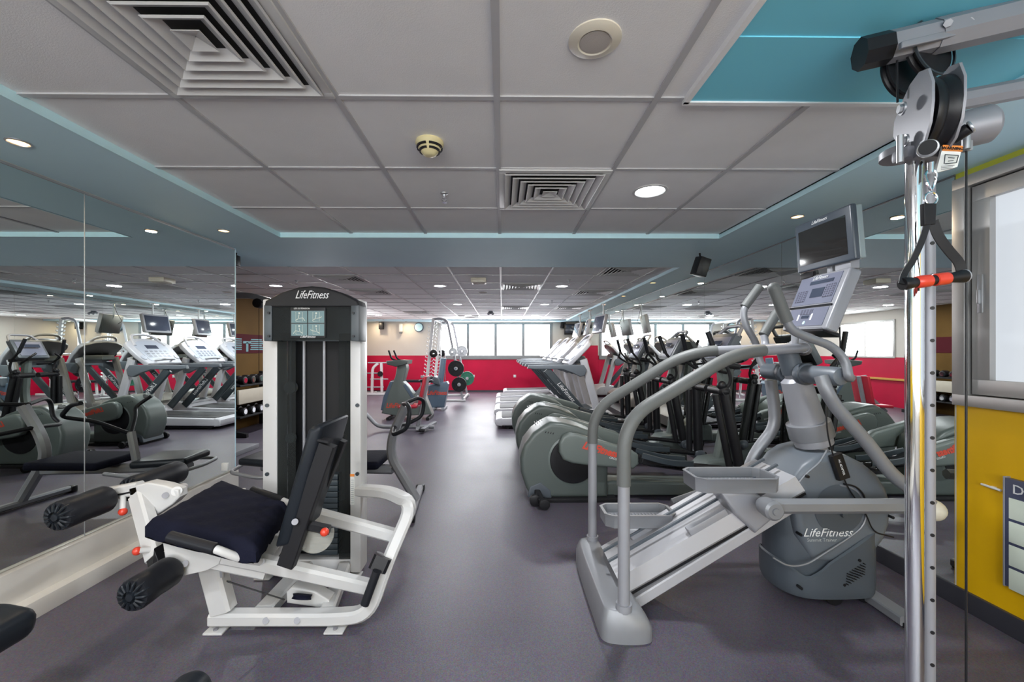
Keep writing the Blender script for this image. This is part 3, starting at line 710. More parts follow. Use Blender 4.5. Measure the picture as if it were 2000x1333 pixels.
    MB().box((1.966,0,1.345), (.006,.32,.22), Matrix.Rotation(math.radians(28),4,'Y'), .002).build('display', 'display', c)
    MB().box((1.955,0,1.385), (.008,.20,.05), Matrix.Rotation(math.radians(28),4,'Y'), .002).box((1.983,0,1.305), (.008,.26,.02), Matrix.Rotation(math.radians(28),4,'Y'), .002).build('lcd_strip', 'lcd', c)
    MB().box((2.02,0,1.19), (.16,.34,.05), (0,.2,0), .02).build('bottle_shelf', 'black', t)
    MB().tube([(2.0,-.10,1.12),(1.88,-.20,1.14),(1.76,-.20,1.22),(1.76,-.12,1.28)], .014, .04).build('fixed_handlebar', 'black', t)
    MB().tube([(2.0,.10,1.12),(1.88,.20,1.14),(1.76,.20,1.22),(1.76,.12,1.28)], .014, .04).build('fixed_handlebar', 'black', t)
    MB().tube([(2.05,-.19,1.44),(2.13,-.14,1.54),(2.14,.14,1.54),(2.05,.19,1.44)], .016, .05).build('console_loop', 'lightsilver', t)
    return t
el = make_elliptical('grey green elliptical trainer nearest the camera, right behind the stair climber rails')
el.location = (0, 3.74, 0)
for y, l in ((4.82, 'grey green elliptical trainer in the middle of the three'), (5.92, 'grey green elliptical trainer farthest from the camera, next to the treadmills')):
    c = copy_tree(el); c.location = (0.0 if y < 5 else -.02, y, 0); c['label'] = l
# ------------------------------------------------------------------ stair climber (foreground right)
S = thing('stair_climber', 'large silver grey stair climber with long curved handrails in the right foreground', 'stair climber', (1.2, 2.22, 0), world=True)
bb = MB(S)
op = [(.45,1.90),(.455,1.86),(.49,1.835),(.60,1.825),(.68,1.84),(.69,1.90),(.655,2.2),(.64,2.60),(.60,2.66),(.52,2.67),(.46,2.62),(.45,2.3)]
op2 = [(.470,1.92),(.477,1.875),(.52,1.858),(.58,1.858),(.618,1.88),(.63,1.93),(.612,2.2),(.60,2.55),(.58,2.585),(.53,2.595),(.482,2.57),(.472,2.3)]
def smoothloop(pts, k=2):
    for _ in range(k):
        q = []
        for i_ in range(len(pts)):
            p0, p1 = pts[i_], pts[(i_+1)%len(pts)]
            q += [(p0[0]*.75+p1[0]*.25, p0[1]*.75+p1[1]*.25), (p0[0]*.25+p1[0]*.75, p0[1]*.25+p1[1]*.75)]
        pts = q
    return pts
sa, sb = smoothloop(op), smoothloop(op2)
tb = bmesh.new(); rings = []
for f_, z_ in ((-.02,.0),(0,.01),(0,.055),(.25,.085),(.6,.112),(.88,.130),(1.0,.135),(1.15,.137)):
    rings.append([tb.verts.new((p[0]*(1-f_)+q_[0]*f_, p[1]*(1-f_)+q_[1]*f_, z_)) for p, q_ in zip(sa, sb)])
for r0_, r1_ in zip(rings, rings[1:]):
    for i_ in range(len(sa)): tb.faces.new((r0_[i_],r0_[(i_+1)%len(sa)],r1_[(i_+1)%len(sa)],r1_[i_]))
tb.faces.new(rings[-1]); tb.faces.new(rings[0][::-1]); bmesh.ops.recalc_face_normals(tb, faces=tb.faces)
bb._add(tb); bb.build('front_base', 'silver', S)
near = [(.558,1.875,.12),(.558,1.875,1.00),(1.19,2.06,1.312),(1.62,2.17,1.335)]
far = [(.565,2.56,.12),(.565,2.56,.945),(1.10,2.42,1.312),(1.62,2.28,1.335)]
def cut(path, z0, x1):
    f = fillet(path, .16, 10); out = [V((f[0].x,f[0].y,z0))]
    out += [p for p in f if p.z > z0+.02 and p.x < x1]
    return out
for path, z0, x1 in ((near,.70,1.50),(far,.74,1.36)):
    MB(S).tube(path, .027, .16, 16).cyl((path[0][0],path[0][1],.13),(path[0][0],path[0][1],.16),.036).build('handrail', 'lightsilver', S)
    f = cut(path, z0, x1)
    MB(S).tube(f, .0315, 0, 16).build('rail_grip', 'grey', S)
# crossing piece where the rails meet the mast
MB(S).tube([(1.60,2.16,1.335),(1.66,2.22,1.32),(1.60,2.29,1.335)], .03, .03).build('rail_bridge', 'lightsilver', S)
# inclined track body
c0, c1 = V((.60,2.22,.135)), V((1.50,2.22,.645))
d = (c1-c0).normalized(); up = V((-d.z,0,d.x))
prof = [(-.045,-.17),(.03,-.185),(.06,-.165),(.085,-.11),(.075,-.09),(.075,.09),(.085,.11),(.06,.165),(.03,.185),(-.045,.17)]
MB(S).sweep([c0,c1], [(-a,b) for a,b in prof], (0,1,0)).build('track_cover', 'trackwhite', S)
for y in (-.055,.055):
    MB(S).bar([c0+up*.078+V((0,y,0)), c1+up*.078+V((0,y,0))], .012, .016, (0,1,0), 0, .001).build('track_slot', 'shrouddark', S)
MB(S).bar([c0+up*-.05+V((0,-.172,0)), c1+up*-.05+V((0,-.172,0))], .014, .012, (0,1,0), 0, .001).build('track_gap', 'black', S)
for y in (-.16,.16):
    MB(S).bar([V((.66,2.22+y,.045)), V((1.50,2.22+y,.555))], .055, .04, (0,1,0), 0, .006).build('under_rail', 'trackwhite', S)
for k in (.52,):
    q = c0.lerp(c1,k)
    MB(S).box(q+V((0,-.145,0))+up*.050, (.22,.05,.06), Matrix.Rotation(-math.atan2(d.z,d.x),4,'Y'), .01).build('track_insert', 'lightsilver', S)
# shroud: rounded disc body standing on a foot
def SX(x): return (x-981)*.0026
def SZZ(y): return CH-(y-685)*.0026
up_pts = [(1556,937),(1575,912),(1600,895),(1630,888),(1665,893),(1695,908),(1722,930),(1740,958),(1749,990),(1746,1029),(1735,1058),(1720,1078),(1640,1105),(1590,1100),(1562,1050),(1556,1010),(1568,978)]
MB(S).prism([(SX(a),SZZ(b)) for a,b in up_pts], 2.07, 2.40, .045, 6).build('upper_shroud', 'shroud', S)
nose = [(1.445,2.23),(1.455,2.15),(1.50,2.085),(1.57,2.055),(1.70,2.05),(1.90,2.06),(1.93,2.10),(1.93,2.36),(1.90,2.41),(1.57,2.41),(1.50,2.38),(1.455,2.31)]
inn = [(1.69+(x-1.69)*.965, 2.23+(y-2.23)*.84) for x,y in nose]
MB(S).prism(smoothloop(inn,1), .10, .50, .01, 2, 'XY').build('inner_shroud', 'shrouddark', S)
tb = bmesh.new(); ns = smoothloop(nose, 2)
def topz(x, y): return .215+max(0,.03-(x-1.445))*.0 + (max(0, x-1.62)*.62 if y < 2.3 else max(0, x-1.62)*.62) - .055*math.exp(-((x-1.55)/.06)**2)
rings = []
for f_, z_ in ((.95,.055),(.985,.075),(1.0,.12)): rings.append([tb.verts.new((1.69+(x-1.69)*f_, 2.23+(y-2.23)*f_, z_)) for x,y in ns])
rings.append([tb.verts.new((x,y,min(.42,topz(x,y)))) for x,y in ns])
rings.append([tb.verts.new((1.69+(x-1.69)*.97, 2.23+(y-2.23)*.95, min(.42,topz(x,y))+.008)) for x,y in ns])
for r0_, r1_ in zip(rings, rings[1:]):
    for i_ in range(len(ns)): tb.faces.new((r0_[i_],r0_[(i_+1)%len(ns)],r1_[(i_+1)%len(ns)],r1_[i_]))
tb.faces.new(rings[0][::-1]); bmesh.ops.recalc_face_normals(tb, faces=tb.faces)
m = MB(S); m._add(tb); m.build('lower_shroud', 'shrouddark', S)
# middle of the side panel: recessed disc, seam and lettering
MB(S).lathe([(0,0),(.12,0),(.125,.006),(.10,.008),(0,.004)], (SX(1640),2.072,SZZ(996)), (0,-1,0), 40).lathe([(0,.004),(.016,.004),(.014,.02),(0,.022)], (SX(1648),2.072,SZZ(1006)), (0,-1,0), 20).build('side_disc', 'shrouddark', S)
sm = MB(S).tube([P(1558,945,2.068),P(1575,925,2.068),P(1600,905,2.068),P(1615,880,2.075)], .004, .03, 6).tube([P(1510,1090,2.045),P(1540,1108,2.045),P(1575,1104,2.045),P(1660,1050,2.066),P(1690,1025,2.066),P(1693,985,2.066),P(1670,955,2.066),P(1640,948,2.066)], .0045, .06, 6).build('panel_seam', 'silver', S)
text('LifeFitness', .060, front((SX(1617),2.066,SZZ(1042))), 'whitetext', 'lettering', S, .35)
text('Summit Trainer', .024, front((SX(1606),2.066,SZZ(1056))), 'greytext', 'lettering', S)
for x, y in ((1579,932),(1712,919),(1745,1012),(1565,1046),(1566,1151),(1650,1144),(1680,1096)): MB(S).cyl(P(x,y,2.05),P(x,y,2.05)+V((0,.03,0)),.0075,None,10).build('screw', 'black', S)
vn = MB(S)
for r_ in range(5):
    for c_ in range(7): q = P(1655+c_*5.2+r_*.5,1134-c_*3.3-r_*5+8,2.046); vn.box(q,(.009,.01,.004),(0,.4,0))
vn.build('vents', 'black', S)
MB(S).cyl((1.72,2.10,.045),(1.72,2.34,.045),.045).cyl((1.90,2.12,.04),(1.90,2.32,.04),.04).build('roller', 'black', S)
MB(S).bar([(1.66,2.22,.06),(1.93,2.22,.035)], .05, .09).bar([(1.935,1.93,.03),(1.935,2.47,.03)], .085, .045, (0,0,1)).build('rear_foot', 'silver', S)
for y in (1.95,2.45): MB(S).box((1.935,y,.012),(.06,.05,.024),None,.004).build('foot_pad', 'black', S)
# mast with collar
mb_, mt_ = V((1.700,2.22,.82)), V((1.550,2.22,1.33))
dm = (mt_-mb_).normalized(); L = (mt_-mb_).length
MB(S).lathe([(0,0),(.055,0),(.055,.05),(.09,.05),(.092,.12),(.085,.13),(.082,.20),(.070,L-.12),(.045,L-.10),(.045,L),(0,L)], mb_-dm*.06, dm, 28).build('mast', 'lightsilver', S)
MB(S).lathe([(.07,0),(.104,.0),(.106,.005),(.104,.085),(.07,.09)], mb_+dm*.03, dm, 28).build('mast_collar', 'silver', S)
MB(S).cyl(mt_-dm*.14, mt_-dm*.01, .052, .050).build('mast_sleeve', 'shrouddark', S)
for k in (-.02,.02): MB(S).cyl(mb_+V((.0+k*1.5,-.052,-.01)), mb_+V((k*1.5,-.064,-.01)), .008).build('bolt', 'black', S)
MB(S).tube([mt_-dm*.02, V((1.66,2.22,1.40)), V((1.74,2.22,1.50))], .032, .05).build('console_neck', 'lightsilver', S)
# console
BR, TR, TL, BL = V((1.608,2.02,1.428)), V((1.735,2.02,1.739)), V((1.824-.04,2.42,1.752)), V((1.66,2.42,1.44))
nx = (TR-BR).cross(BL-BR).normalized()
if nx.x < 0: nx = -nx
con = MB(S).slab([BR,TR,TL,BL], nx*.06, .014).build('console', 'lightsilver', S)
def onface(q, u, v, off=-.0015):
    a = q[0].lerp(q[3],u); b = q[1].lerp(q[2],u); return a.lerp(b,v)+nx*off
FQ = [BR,TR,TL,BL]
def patch(u0,u1,v0,v1,m,name,off=-.003,parent=con,t=.0035):
    MBq = MB(S); MBq.hexa([onface(FQ,u0,v0,off),onface(FQ,u0,v1,off),onface(FQ,u1,v1,off),onface(FQ,u1,v0,off)], nx*t); return MBq.build(name, m, parent, False)
for x in (0,): patch(.10,.96,.44,.95,'display','control_panel'); patch(.10,.92,.06,.37,'display','lower_panel')
patch(.06,.97,.385,.41,'black','shelf_slot',-.008,con,.008)
patch(.22,.70,.80,.86,'lcd','lcd_strip',-.005); patch(.34,.60,.56,.72,'lcd','lcd_screen',-.005); patch(.44,.60,.19,.24,'lcd','small_display',-.005)
patch(.13,.32,.54,.76,'keysdark','keypad',-.006); patch(.69,.91,.50,.70,'keysdark','keypad',-.006); patch(.40,.66,.26,.345,'keysdark','keypad',-.006)
for u in (.37,.66): MB(S).slab([onface(FQ,u,.16,-.004),onface(FQ,u,.27,-.004),onface(FQ,u+.035,.27,-.004),onface(FQ,u+.035,.16,-.004)], nx*.004, .001).build('side_button', 'whitetext', con)
MB(S).lathe([(0,0),(.010,0),(.010,.003),(0,.003)], onface(FQ,.50,.115,-.002), -nx, 16).build('start_button', 'bluetrim', con)
text('LifeFitness', .030, frame_mtx(onface(FQ,.52,.91,-.006), (BR-BL), (TR-BR)), 'whitetext', 'lettering', con, .3)
MB(S).hexa([onface(FQ,.08,-.02,.01),onface(FQ,.08,.03,.0),onface(FQ,.85,.03,.0),onface(FQ,.85,-.02,.01)], nx*.09).build('console_base', 'black', con)
# television on the climber
tq = [V((1.757,2.02,1.774)), V((1.734,2.02,2.053)), V((1.739,2.42,2.055)), V((1.757,2.42,1.777))]
nx2 = V((1,0,.08)).normalized()
tvc = MB(S).slab(tq, nx2*.03, .010).build('television', 'tvframe', S)
MB(S).slab([tq[0]+nx2*.028+V((0,.004,.004)), tq[1]+nx2*.028+V((0,.004,-.004)), tq[2]+nx2*.028+V((0,-.004,-.004)), tq[3]+nx2*.028+V((0,-.004,.004))], nx2*.035, .010).build('television_back', 'tvback', tvc)
def onq(q,u,v,off): return q[0].lerp(q[3],u).lerp(q[1].lerp(q[2],u),v)-nx2*off
MB(S).hexa([onq(tq,.10,.13,.0015),onq(tq,.10,.84,.0015),onq(tq,.93,.84,.0015),onq(tq,.93,.13,.0015)], nx2*.003).build('screen', 'tvscreen', tvc, False)
text('LifeFitness', .026, frame_mtx(onq(tq,.52,.92,.003), (0,-1,0), (0,0,1)), 'whitetext', 'lettering', tvc, .35)
MB(S).box((1.815,2.22,1.93),(.03,.22,.16),None,.005).build('vent_block', 'lightsilver', tvc)
MB(S).box((1.80,2.12,1.765),(.05,.10,.05),None,.008).cyl((1.80,2.22,1.70),(1.80,2.22,1.80),.02).build('television_bracket', 'lightsilver', S)
MB(S).box((1.775,2.36,1.755),(.02,.10,.03),None,.004).build('remote_pod', 'black', tvc)
# pedals
def pedal(x0, x1, y0, y1, z):
    m = MB(S); ym = (y0+y1)/2; w_ = y1-y0
    tr = [(x0,y0+.03),(x0+.035,y0),(x1-.03,y0),(x1,y0+.03),(x1,y1-.03),(x1-.03,y1),(x0+.035,y1),(x0,y1-.03)]
    m.prism(tr, z, z+.02, .004, 2, 'XY')
    f = tr+[tr[0]]
    m.sweep([V((a,b,z+.035)) for a,b in tr], [(-.006,-.035),(.006,-.035),(.009,.03),(.013,.035),(-.004,.035)], (0,0,1), True)
    p = m.build('pedal', 'silver', S)
    g_ = MB(S)
    for k in range(14): g_.box((x0+.06+k*(x1-x0-.12)/13, ym, z+.022), (.008, w_*.7, .005))
    g_.build('pedal_tread', 'lightsilver', p)
pedal(.96,1.36,1.985,2.175,.625); pedal(.585,.965,2.265,2.44,.335)
for (x, y, z) in ((1.20,2.08,.60),(.80,2.35,.31)):
    MB(S).prism([(x-.13,z+.02),(x+.05,z+.02),(x+.15,z-.05),(x+.13,z-.12),(x+.05,z-.185),(x-.05,z-.09)], y-.075, y+.075, .02).build('pedal_carriage', 'lightsilver', S)
# swing arms
MB(S).lathe([(0,-.06),(.03,-.055),(.042,-.03),(.045,.0),(.045,.04),(.035,.05),(0,.05)], (1.245,1.90,.585), (0,-1,0), 24).lathe([(0,.0),(.017,0),(.015,-.004),(0,-.004)], (1.245,1.847,.585), (0,1,0), 18).build('arm_knuckle', 'silver', S)
MB(S).bar([(1.25,1.92,.585),(2.02,1.93,.580)], .070, .045, (0,1,0), 0, .02).build('lower_arm', 'silver', S)
MB(S).ball((2.05,1.93,.56), .05).build('rear_knuckle', 'ivory', S)
MB(S).tube([P(1604,735,1.97),P(1614,765,1.95),P(1632,795,1.95),P(1700,872,1.94),P(1738,925,1.93),P(1800,972,1.93),P(1822,990,1.93)], .030, .12, 16).build('swing_arm', 'silver', S)
pv = MB(S).lathe([(0,0),(.046,0),(.048,.01),(.046,.20),(.04,.22),(.03,.225),(0,.225)], (1.60,2.15,1.195), (0.05,-1,0), 26); pv.build('pivot_hub', 'shroud', S)
MB(S).cyl((1.60,2.17,1.195),(1.60,2.13,1.195),.058,None,24,.006).build('pivot_collar', 'shrouddark', S)
hp = [V((1.655,1.93,1.19)), P(1658,738,1.90), P(1652,705,1.92), P(1625,676,1.93), P(1575,659,1.93), P(1545,645,1.93), P(1534,622,1.93), P(1512,566,1.92)]
MB(S).tube(hp, .0195, .05, 14).cyl((1.60,1.95,1.19),(1.665,1.93,1.19),.02).build('swing_handle', 'silver', S)
MB(S).tube([P(1537,628,1.93), P(1511,563,1.92)], .027, 0, 18).ball(P(1511,563,1.92), .026).build('handle_grip', 'grey', S)
MB(S).lathe([(0,0),(.046,0),(.048,.01),(.046,.17),(0,.175)], (1.60,2.29,1.195), (0,1,0), 26).cyl((1.60,2.27,1.195),(1.60,2.31,1.195),.058,None,24,.006).build('pivot_hub', 'shrouddark', S)
MB(S).tube([P(1505,742,2.47),P(1512,790,2.48),P(1514,835,2.48),P(1478,880,2.48),P(1462,915,2.48),P(1464,945,2.47)], .033, .14, 16).build('swing_arm', 'silver', S)
MB(S).bar([(1.04,2.49,.385),(1.50,2.49,.545),(1.98,2.49,.56)], .06, .045, (0,1,0), .1, .02).build('lower_arm', 'silver', S)
MB(S).tube([P(1500,735,2.45),P(1482,700,2.5),P(1478,672,2.5),P(1455,634,2.5),P(1451,606,2.5),P(1482,562,2.5)], .0195, .06, 14).build('swing_handle', 'silver', S)
MB(S).tube([P(1454,600,2.5), P(1484,560,2.5)], .026, 0, 18).build('handle_grip', 'grey', S)
MB(S).tube([P(1491,655,2.36), P(1519,609,2.38)], .027, 0, 18).build('handle_grip', 'grey', S)
MB(S).tube([V((1.50,2.32,1.33)), P(1495,672,2.35), P(1492,655,2.36)], .02, .03).build('pulse_stem', 'lightsilver', S)
MB(S).tube([P(1553,640,2.16),P(1552,690,2.16)], .017).build('console_stay', 'lightsilver', S)
# power adapter with cables
e1, e2 = P(1631,888,2.055), P(1647,935,2.055)
MB(S).bar([e1,e2], .062, .028, (0,1,0), 0, .006).build('power_adapter', 'black', S)
text('AC ADAPTER', .014, frame_mtx((e1+e2)/2+V((0,-.0148,.0)), (e2-e1), V((0,-1,0)).cross(e2-e1)), 'whitetext', 'lettering', S)
MB(S).tube([P(1640,640,2.15),P(1642,700,2.05),P(1612,780,2.03),P(1616,850,2.03),P(1627,890,2.045)], .0035, .1, 6).tube([P(1648,935,2.055),P(1660,960,2.055),P(1690,1000,2.055),P(1705,1040,2.05),P(1745,1050,2.09)], .0035, .05, 6).tube([P(1648,946,2.06),P(1672,950,2.062),P(1690,970,2.062),P(1692,1000,2.06)], .0045, .05, 6).build('power_cable', 'black', S)

# ------------------------------------------------------------------ cable machine (chrome column) and its handle
K = thing('cable_machine', 'chrome columned cable machine with pulley head at the right foreground', 'cable machine', (1.17,1.15,0), world=True)
YC = 1.15
XA, XB = P(1786,600,YC).x, P(1812,600,YC+.02).x
MB(K).cyl((XA,YC,.02),(XA,YC,1.86),.0205,None,32).build('chrome_column', 'chrome', K)
MB(K).cyl((XB,YC+.02,.02),(XB,YC+.02,1.86),.0165,None,28).build('perforated_column', 'plate', K)
hl = MB(K)
for k in range(18):
    yy = 475+63.5*k; q = P(1811,yy,YC+.003); hl.cyl((XB-.004,YC+.0025,q.z),(XB-.002,YC+.01,q.z),.0052,None,12)
hl.build('pin_holes', 'black', K)
MB(K).box((1.40,YC+.05,.02),(.90,.30,.04),None,.008).build('floor_plate', 'silver', K)
MB(K).bar([(1.75,YC+.05,.05),(1.75,YC+.05,2.10)], .07, .07, (0,1,0)).build('side_post', 'silver', K)
# upper beams
b0, b1 = P(1690,104,1.19), P(2120,2,1.07)
oc = [(.043*math.cos(math.radians(22.5+45*k)), .043*math.sin(math.radians(22.5+45*k))) for k in range(8)]
MB(K).sweep([b0,b1], oc).build('top_beam', 'plate', K)
db = (b1-b0).normalized()
MB(K).sweep([b0-db*.015,b0+db*.055], [(a*1.03,b*1.03) for a,b in oc]).build('beam_end_cap', 'black', K)
MB(K).sweep([b0.lerp(b1,.33),b1], [(a*1.07,b*1.07) for a,b in oc]).build('beam_sleeve', 'plate', K)
MB(K).sweep([P(1885,42,1.17),P(2060,-70,1.14)], [(a*.62,b*.62) for a,b in oc]).build('cross_strut', 'plate', K)
MB(K).sweep([P(1845,202,1.20),P(2120,150,1.20)], [(a*.66,b*.66) for a,b in oc]).build('lower_beam', 'plate', K)
for x, y in ((1852,45),(1893,42),(1997,12)): MB(K).cyl(P(x,y,1.14),P(x,y,1.10),.010,None,6).cyl(P(x,y,1.135),P(x,y,1.125),.015).build('bolt', 'steel', K)
# pulleys
ctr = P(1812,100,1.175)
def pulley(c, ax, r, w_, name='pulley'):
    ax = V(ax).normalized(); o = MB(K).lathe([(0,-w_/2),(r*.5,-w_/2),(r*.9,-w_/2*.9),(r,-w_/2),(r,-w_/4),(r*.93,0),(r,w_/4),(r,w_/2),(r*.9,w_/2*.9),(r*.5,w_/2),(0,w_/2)], c, ax, 48).build(name, 'black', K); return o
a1 = V((.25,-1,.10)); pulley(ctr, a1, .076, .024)
MB(K).lathe([(.079,-.001),(.084,-.001),(.084,.004),(.079,.004)], ctr-a1.normalized()*-.014, a1, 48).build('pulley_rim', 'darkslate', K)
MB(K).cyl(ctr+a1.normalized()*.013, ctr+a1.normalized()*.019, .012, None, 18).build('pulley_bolt', 'steel', K)
pulley(ctr+V((-.028,.05,-.035)), a1, .070, .022)
c2 = P(1834,235,1.15)
a2 = V((-.93,.36,.0)); a2n = a2.normalized(); KP = P(1780,234,1.13); pulley(KP-a2n*.032+V((.004,.0,0)), a2, .098, .046)
MB(K).slab([P(1762,80,1.11),P(1762,93,1.11),P(1870,68,1.11),P(1871,54,1.11)], (0,.012,0), .003).build('pulley_guard', 'plate', K)
# carriage side plates (kidney shaped), turned towards the left
ud = V((.60,-.80,0)).normalized(); ud = V((-a2.normalized().y, a2.normalized().x, 0)); ud = -ud if ud.y > 0 else ud
def kid(cen, off, sc=1.0):
    pr = [(-.030,.075),(-.005,.102),(.022,.110),(.045,.095),(.056,.05),(.056,0),(.050,-.05),(.035,-.09),(.010,-.112),(-.015,-.108),(-.028,-.08),(-.026,-.045),(-.045,-.030),(-.058,.0),(-.055,.04)]
    t_ = bmesh.new(); n_ = a2.normalized()
    f0 = [t_.verts.new(cen+ud*(a*1.65)*sc+V((0,0,b*sc))+n_*off) for a,b in pr]; f1 = [t_.verts.new(cen+ud*(a*1.65)*sc+V((0,0,b*sc))+n_*(off-.006)) for a,b in pr]
    t_.faces.new(f0); t_.faces.new(f1[::-1])
    for i in range(len(pr)): t_.faces.new((f0[i],f1[i],f1[(i+1)%len(pr)],f0[(i+1)%len(pr)]))
    bmesh.ops.recalc_face_normals(t_, faces=t_.faces); m = MB(K); m._add(t_); return m
kid(KP, .0).build('side_plate', 'plate', K)
kid(KP, -.062).build('side_plate', 'plate', K)
for x, y in ((1765,212),(1770,275)):
    MB(K).cyl(P(x,y,1.13),P(x,y,1.13)+a2n*.012,.012,None,6).cyl(P(x,y,1.13),P(x,y,1.13)+a2n*.005,.017).build('bolt', 'steel', K)
MB(K).box(P(1800,303,1.14),(.13,.05,.035),None,.010).lathe([(0,-.01),(.06,-.01),(.06,.01),(0,.01)], P(1770,300,1.18), (0,0,1), 24).build('carriage', 'plate', K)
MB(K).cyl(P(1758,265,1.11),P(1758,318,1.11),.008,None,16).build('guide_roller', 'steel', K)
MB(K).cyl(P(1812,290,1.06),P(1812,292,1.13),.022,None,28,.004).build('carriage_socket', 'steel', K)
MB(K).cyl(P(1812,288,1.055),P(1812,288,1.06),.018,None,28).build('cable_stop', 'black', K)
MB(K).lathe([(0,0),(.045,0),(.05,.01),(.05,.09),(.04,.10),(0,.10)], P(1848,262,1.16), (.75,-.3,.1), 28).build('carriage_barrel', 'plate', K)
MB(K).cyl(P(1860,273,1.10),P(1893,250,1.07),.0155,None,20,.002).build('pull_knob', 'black', K)
MB(K).cyl(P(1893,250,1.07),P(1900,246,1.065),.0165,None,20,.002).build('knob_end', 'steel', K)
MB(K).box(P(1887,275,1.13),(.018,.02,.06),None,.003).cyl(P(1887,262,1.11),P(1887,292,1.11),.009).build('cable_anchor', 'steel', K)
MB(K).cyl(P(1887,280,1.13),P(1887,1500,1.13),.0028,None,8).build('cable', 'black', K)
MB(K).cyl(P(1752,118,1.17),P(1753,200,1.17),.0028,None,8).build('cable', 'black', K)
lq = [P(1842,284,1.078),P(1880,286,1.072),P(1870,326,1.078),P(1828,338,1.085)]
lb = MB(K).hexa([lq[3],lq[0],lq[1],lq[2]], (.002,.008,0)).build('warning_label', 'paper', K, False)
wq = [P(1842,283,1.077),P(1881,285,1.071),P(1880,296,1.071),P(1841,294,1.077)]
MB(K).hexa([wq[3],wq[0],wq[1],wq[2]], (.001,.004,0)).build('warning_band', 'orange', lb, False)
text('WARNING', .0105, frame_mtx(P(1861,290,1.070), wq[1]-wq[0], (0,0,1)), 'black', 'lettering', lb)
dgm = MB(K)
for a_ in ((1846,302,1872,304),(1846,320,1868,318),(1846,302,1844,320),(1872,304,1868,318),(1852,308,1864,309),(1852,315,1862,314)): dgm.cyl(P(a_[0],a_[1],1.070),P(a_[2],a_[3],1.070),.0011,None,6)
for k in range(3): dgm.cyl(P(1838,325+k*3,1.072),P(1864-k*3,323+k*3,1.072),.0006,None,6)
dgm.build('diagram', 'darkslate', lb)
# stirrup handle hanging from the head
H = thing('strap_stirrup', 'black strap stirrup handle with red grip hanging on the cable machine', 'handle', (1.2,1.06,1.5), world=True)
yh = 1.05
r1 = [P(1818+9*math.cos(a_), 352+20*math.sin(a_), yh)+V((0,.004*math.sin(a_*2),0)) for a_ in [2*math.pi*k/20 for k in range(20)]]
MB(H).tube(r1, .0032, 0, 8, True).cyl(P(1818,318,yh),P(1818,338,yh),.007).build('snap_hook', 'chrome', H)
r2 = [P(1818+12*math.cos(a_), 388+12*math.sin(a_), yh) for a_ in [2*math.pi*k/20 for k in range(20)]]
MB(H).tube(r2, .0026, 0, 8, True).build('d_ring', 'chrome', H)
MB(H).slab([P(1805,397,yh-.004),P(1830,397,yh-.004),P(1828,438,yh-.004),P(1806,440,yh-.004)], (0,.012,0), .002).build('strap_loop', 'blackmatt', H)
def ribbon(pts, w0, name):
    MB(H).sweep(fillet(pts,.03), [(-w0/2,-.0018),(w0/2,-.0018),(w0/2,.0018),(-w0/2,.0018)], (.35,1,0)).build(name, 'blackmatt', H)
ribbon([P(1812,432,yh),P(1803,465,yh),P(1783,510,yh),P(1765,535,yh),P(1761,555,yh-.01)], .014, 'strap')
ribbon([P(1822,432,yh),P(1832,462,yh),P(1855,492,yh),P(1876,515,yh),P(1880,545,yh)], .022, 'strap')
g0, g1 = P(1765,555,yh-.005), P(1880,540,yh-.012); gd = (g1-g0).normalized(); gl = (g1-g0).length
MB(H).lathe([(0,-.004),(.015,-.004),(.0165,.004),(.0155,.014),(.0125,.026),(.0125,gl-.030),(.0145,gl-.014),(.0165,gl-.002),(.0165,gl+.004),(0,gl+.004)], g0, gd, 24).build('handle_end', 'black', H)
MB(H).lathe([(.013,gl*.20),(.0155,gl*.22),(.0162,gl*.30),(.0158,gl*.43),(.013,gl*.44)], g0, gd, 24).lathe([(.013,gl*.52),(.0158,gl*.53),(.0162,gl*.66),(.0155,gl*.74),(.013,gl*.75)], g0, gd, 24).build('grip_sleeve', 'red', H)
MB(H).lathe([(.010,gl+.003),(.017,gl+.003),(.017,gl+.006),(.010,gl+.006)], g0, gd, 24).build('end_ring', 'lightsilver', H)
# ------------------------------------------------------------------ leg extension machine (foreground left)
E = thing('leg_extension_machine', 'white leg extension machine with black seat and tall weight tower in the left foreground', 'leg extension machine', (-1.1,2.1,0), world=True)
# main curved square tube and base rail
MB(E).bar([P(700,958,2.43),P(760,962,2.34),P(806,985,2.14),P(757,1098,2.0),P(722,1200,1.96),P(650,1206,1.96),P(415,1206,1.96)], .062, .07, (0,1,0), .09, .012).build('base_frame', 'white', E)
for x in (427,658): 
    q = P(x,1222,1.95); MB(E).box((q.x,q.y-.01,.006),(.09,.07,.010),None,.004).build('floor_tab', 'white', E)
    MB(E).cyl((q.x,q.y-.02,.010),(q.x,q.y-.02,.018),.010,None,8).build('bolt', 'plate', E)
for x in (519,580): MB(E).cyl(P(x,1213,1.928),P(x,1213,1.918),.014,None,16).build('bolt', 'plate', E)
MB(E).bar([P(750,1086,1.99),P(738,1113,1.97)], .085, .092, (0,1,0), 0, .012).build('frame_bumper', 'black', E)
MB(E).tube([P(736,1116,1.91),P(712,1182,1.89)], .020, 0, 16).build('frame_grip', 'rubber', E)
# front leg and link plate
MB(E).bar([P(437,1192,1.96),P(406,1075,1.96)], .10, .075, (0,1,0), 0, .012).build('front_leg', 'white', E)
MB(E).bar([P(434,1128,1.918),P(431,1100,1.918)], .018, .01, (0,1,0)).build('leg_slot', 'steel', E)
# seat rails
MB(E).bar([P(400,1078,1.80),P(500,1097,1.80),P(735,1150,2.0)], .065, .06, (0,1,0), .05, .012).build('seat_rail', 'white', E)
MB(E).bar([P(600,1000,2.16),P(775,1048,2.10)], .062, .06, (0,1,0), 0, .012).build('seat_rail', 'white', E)
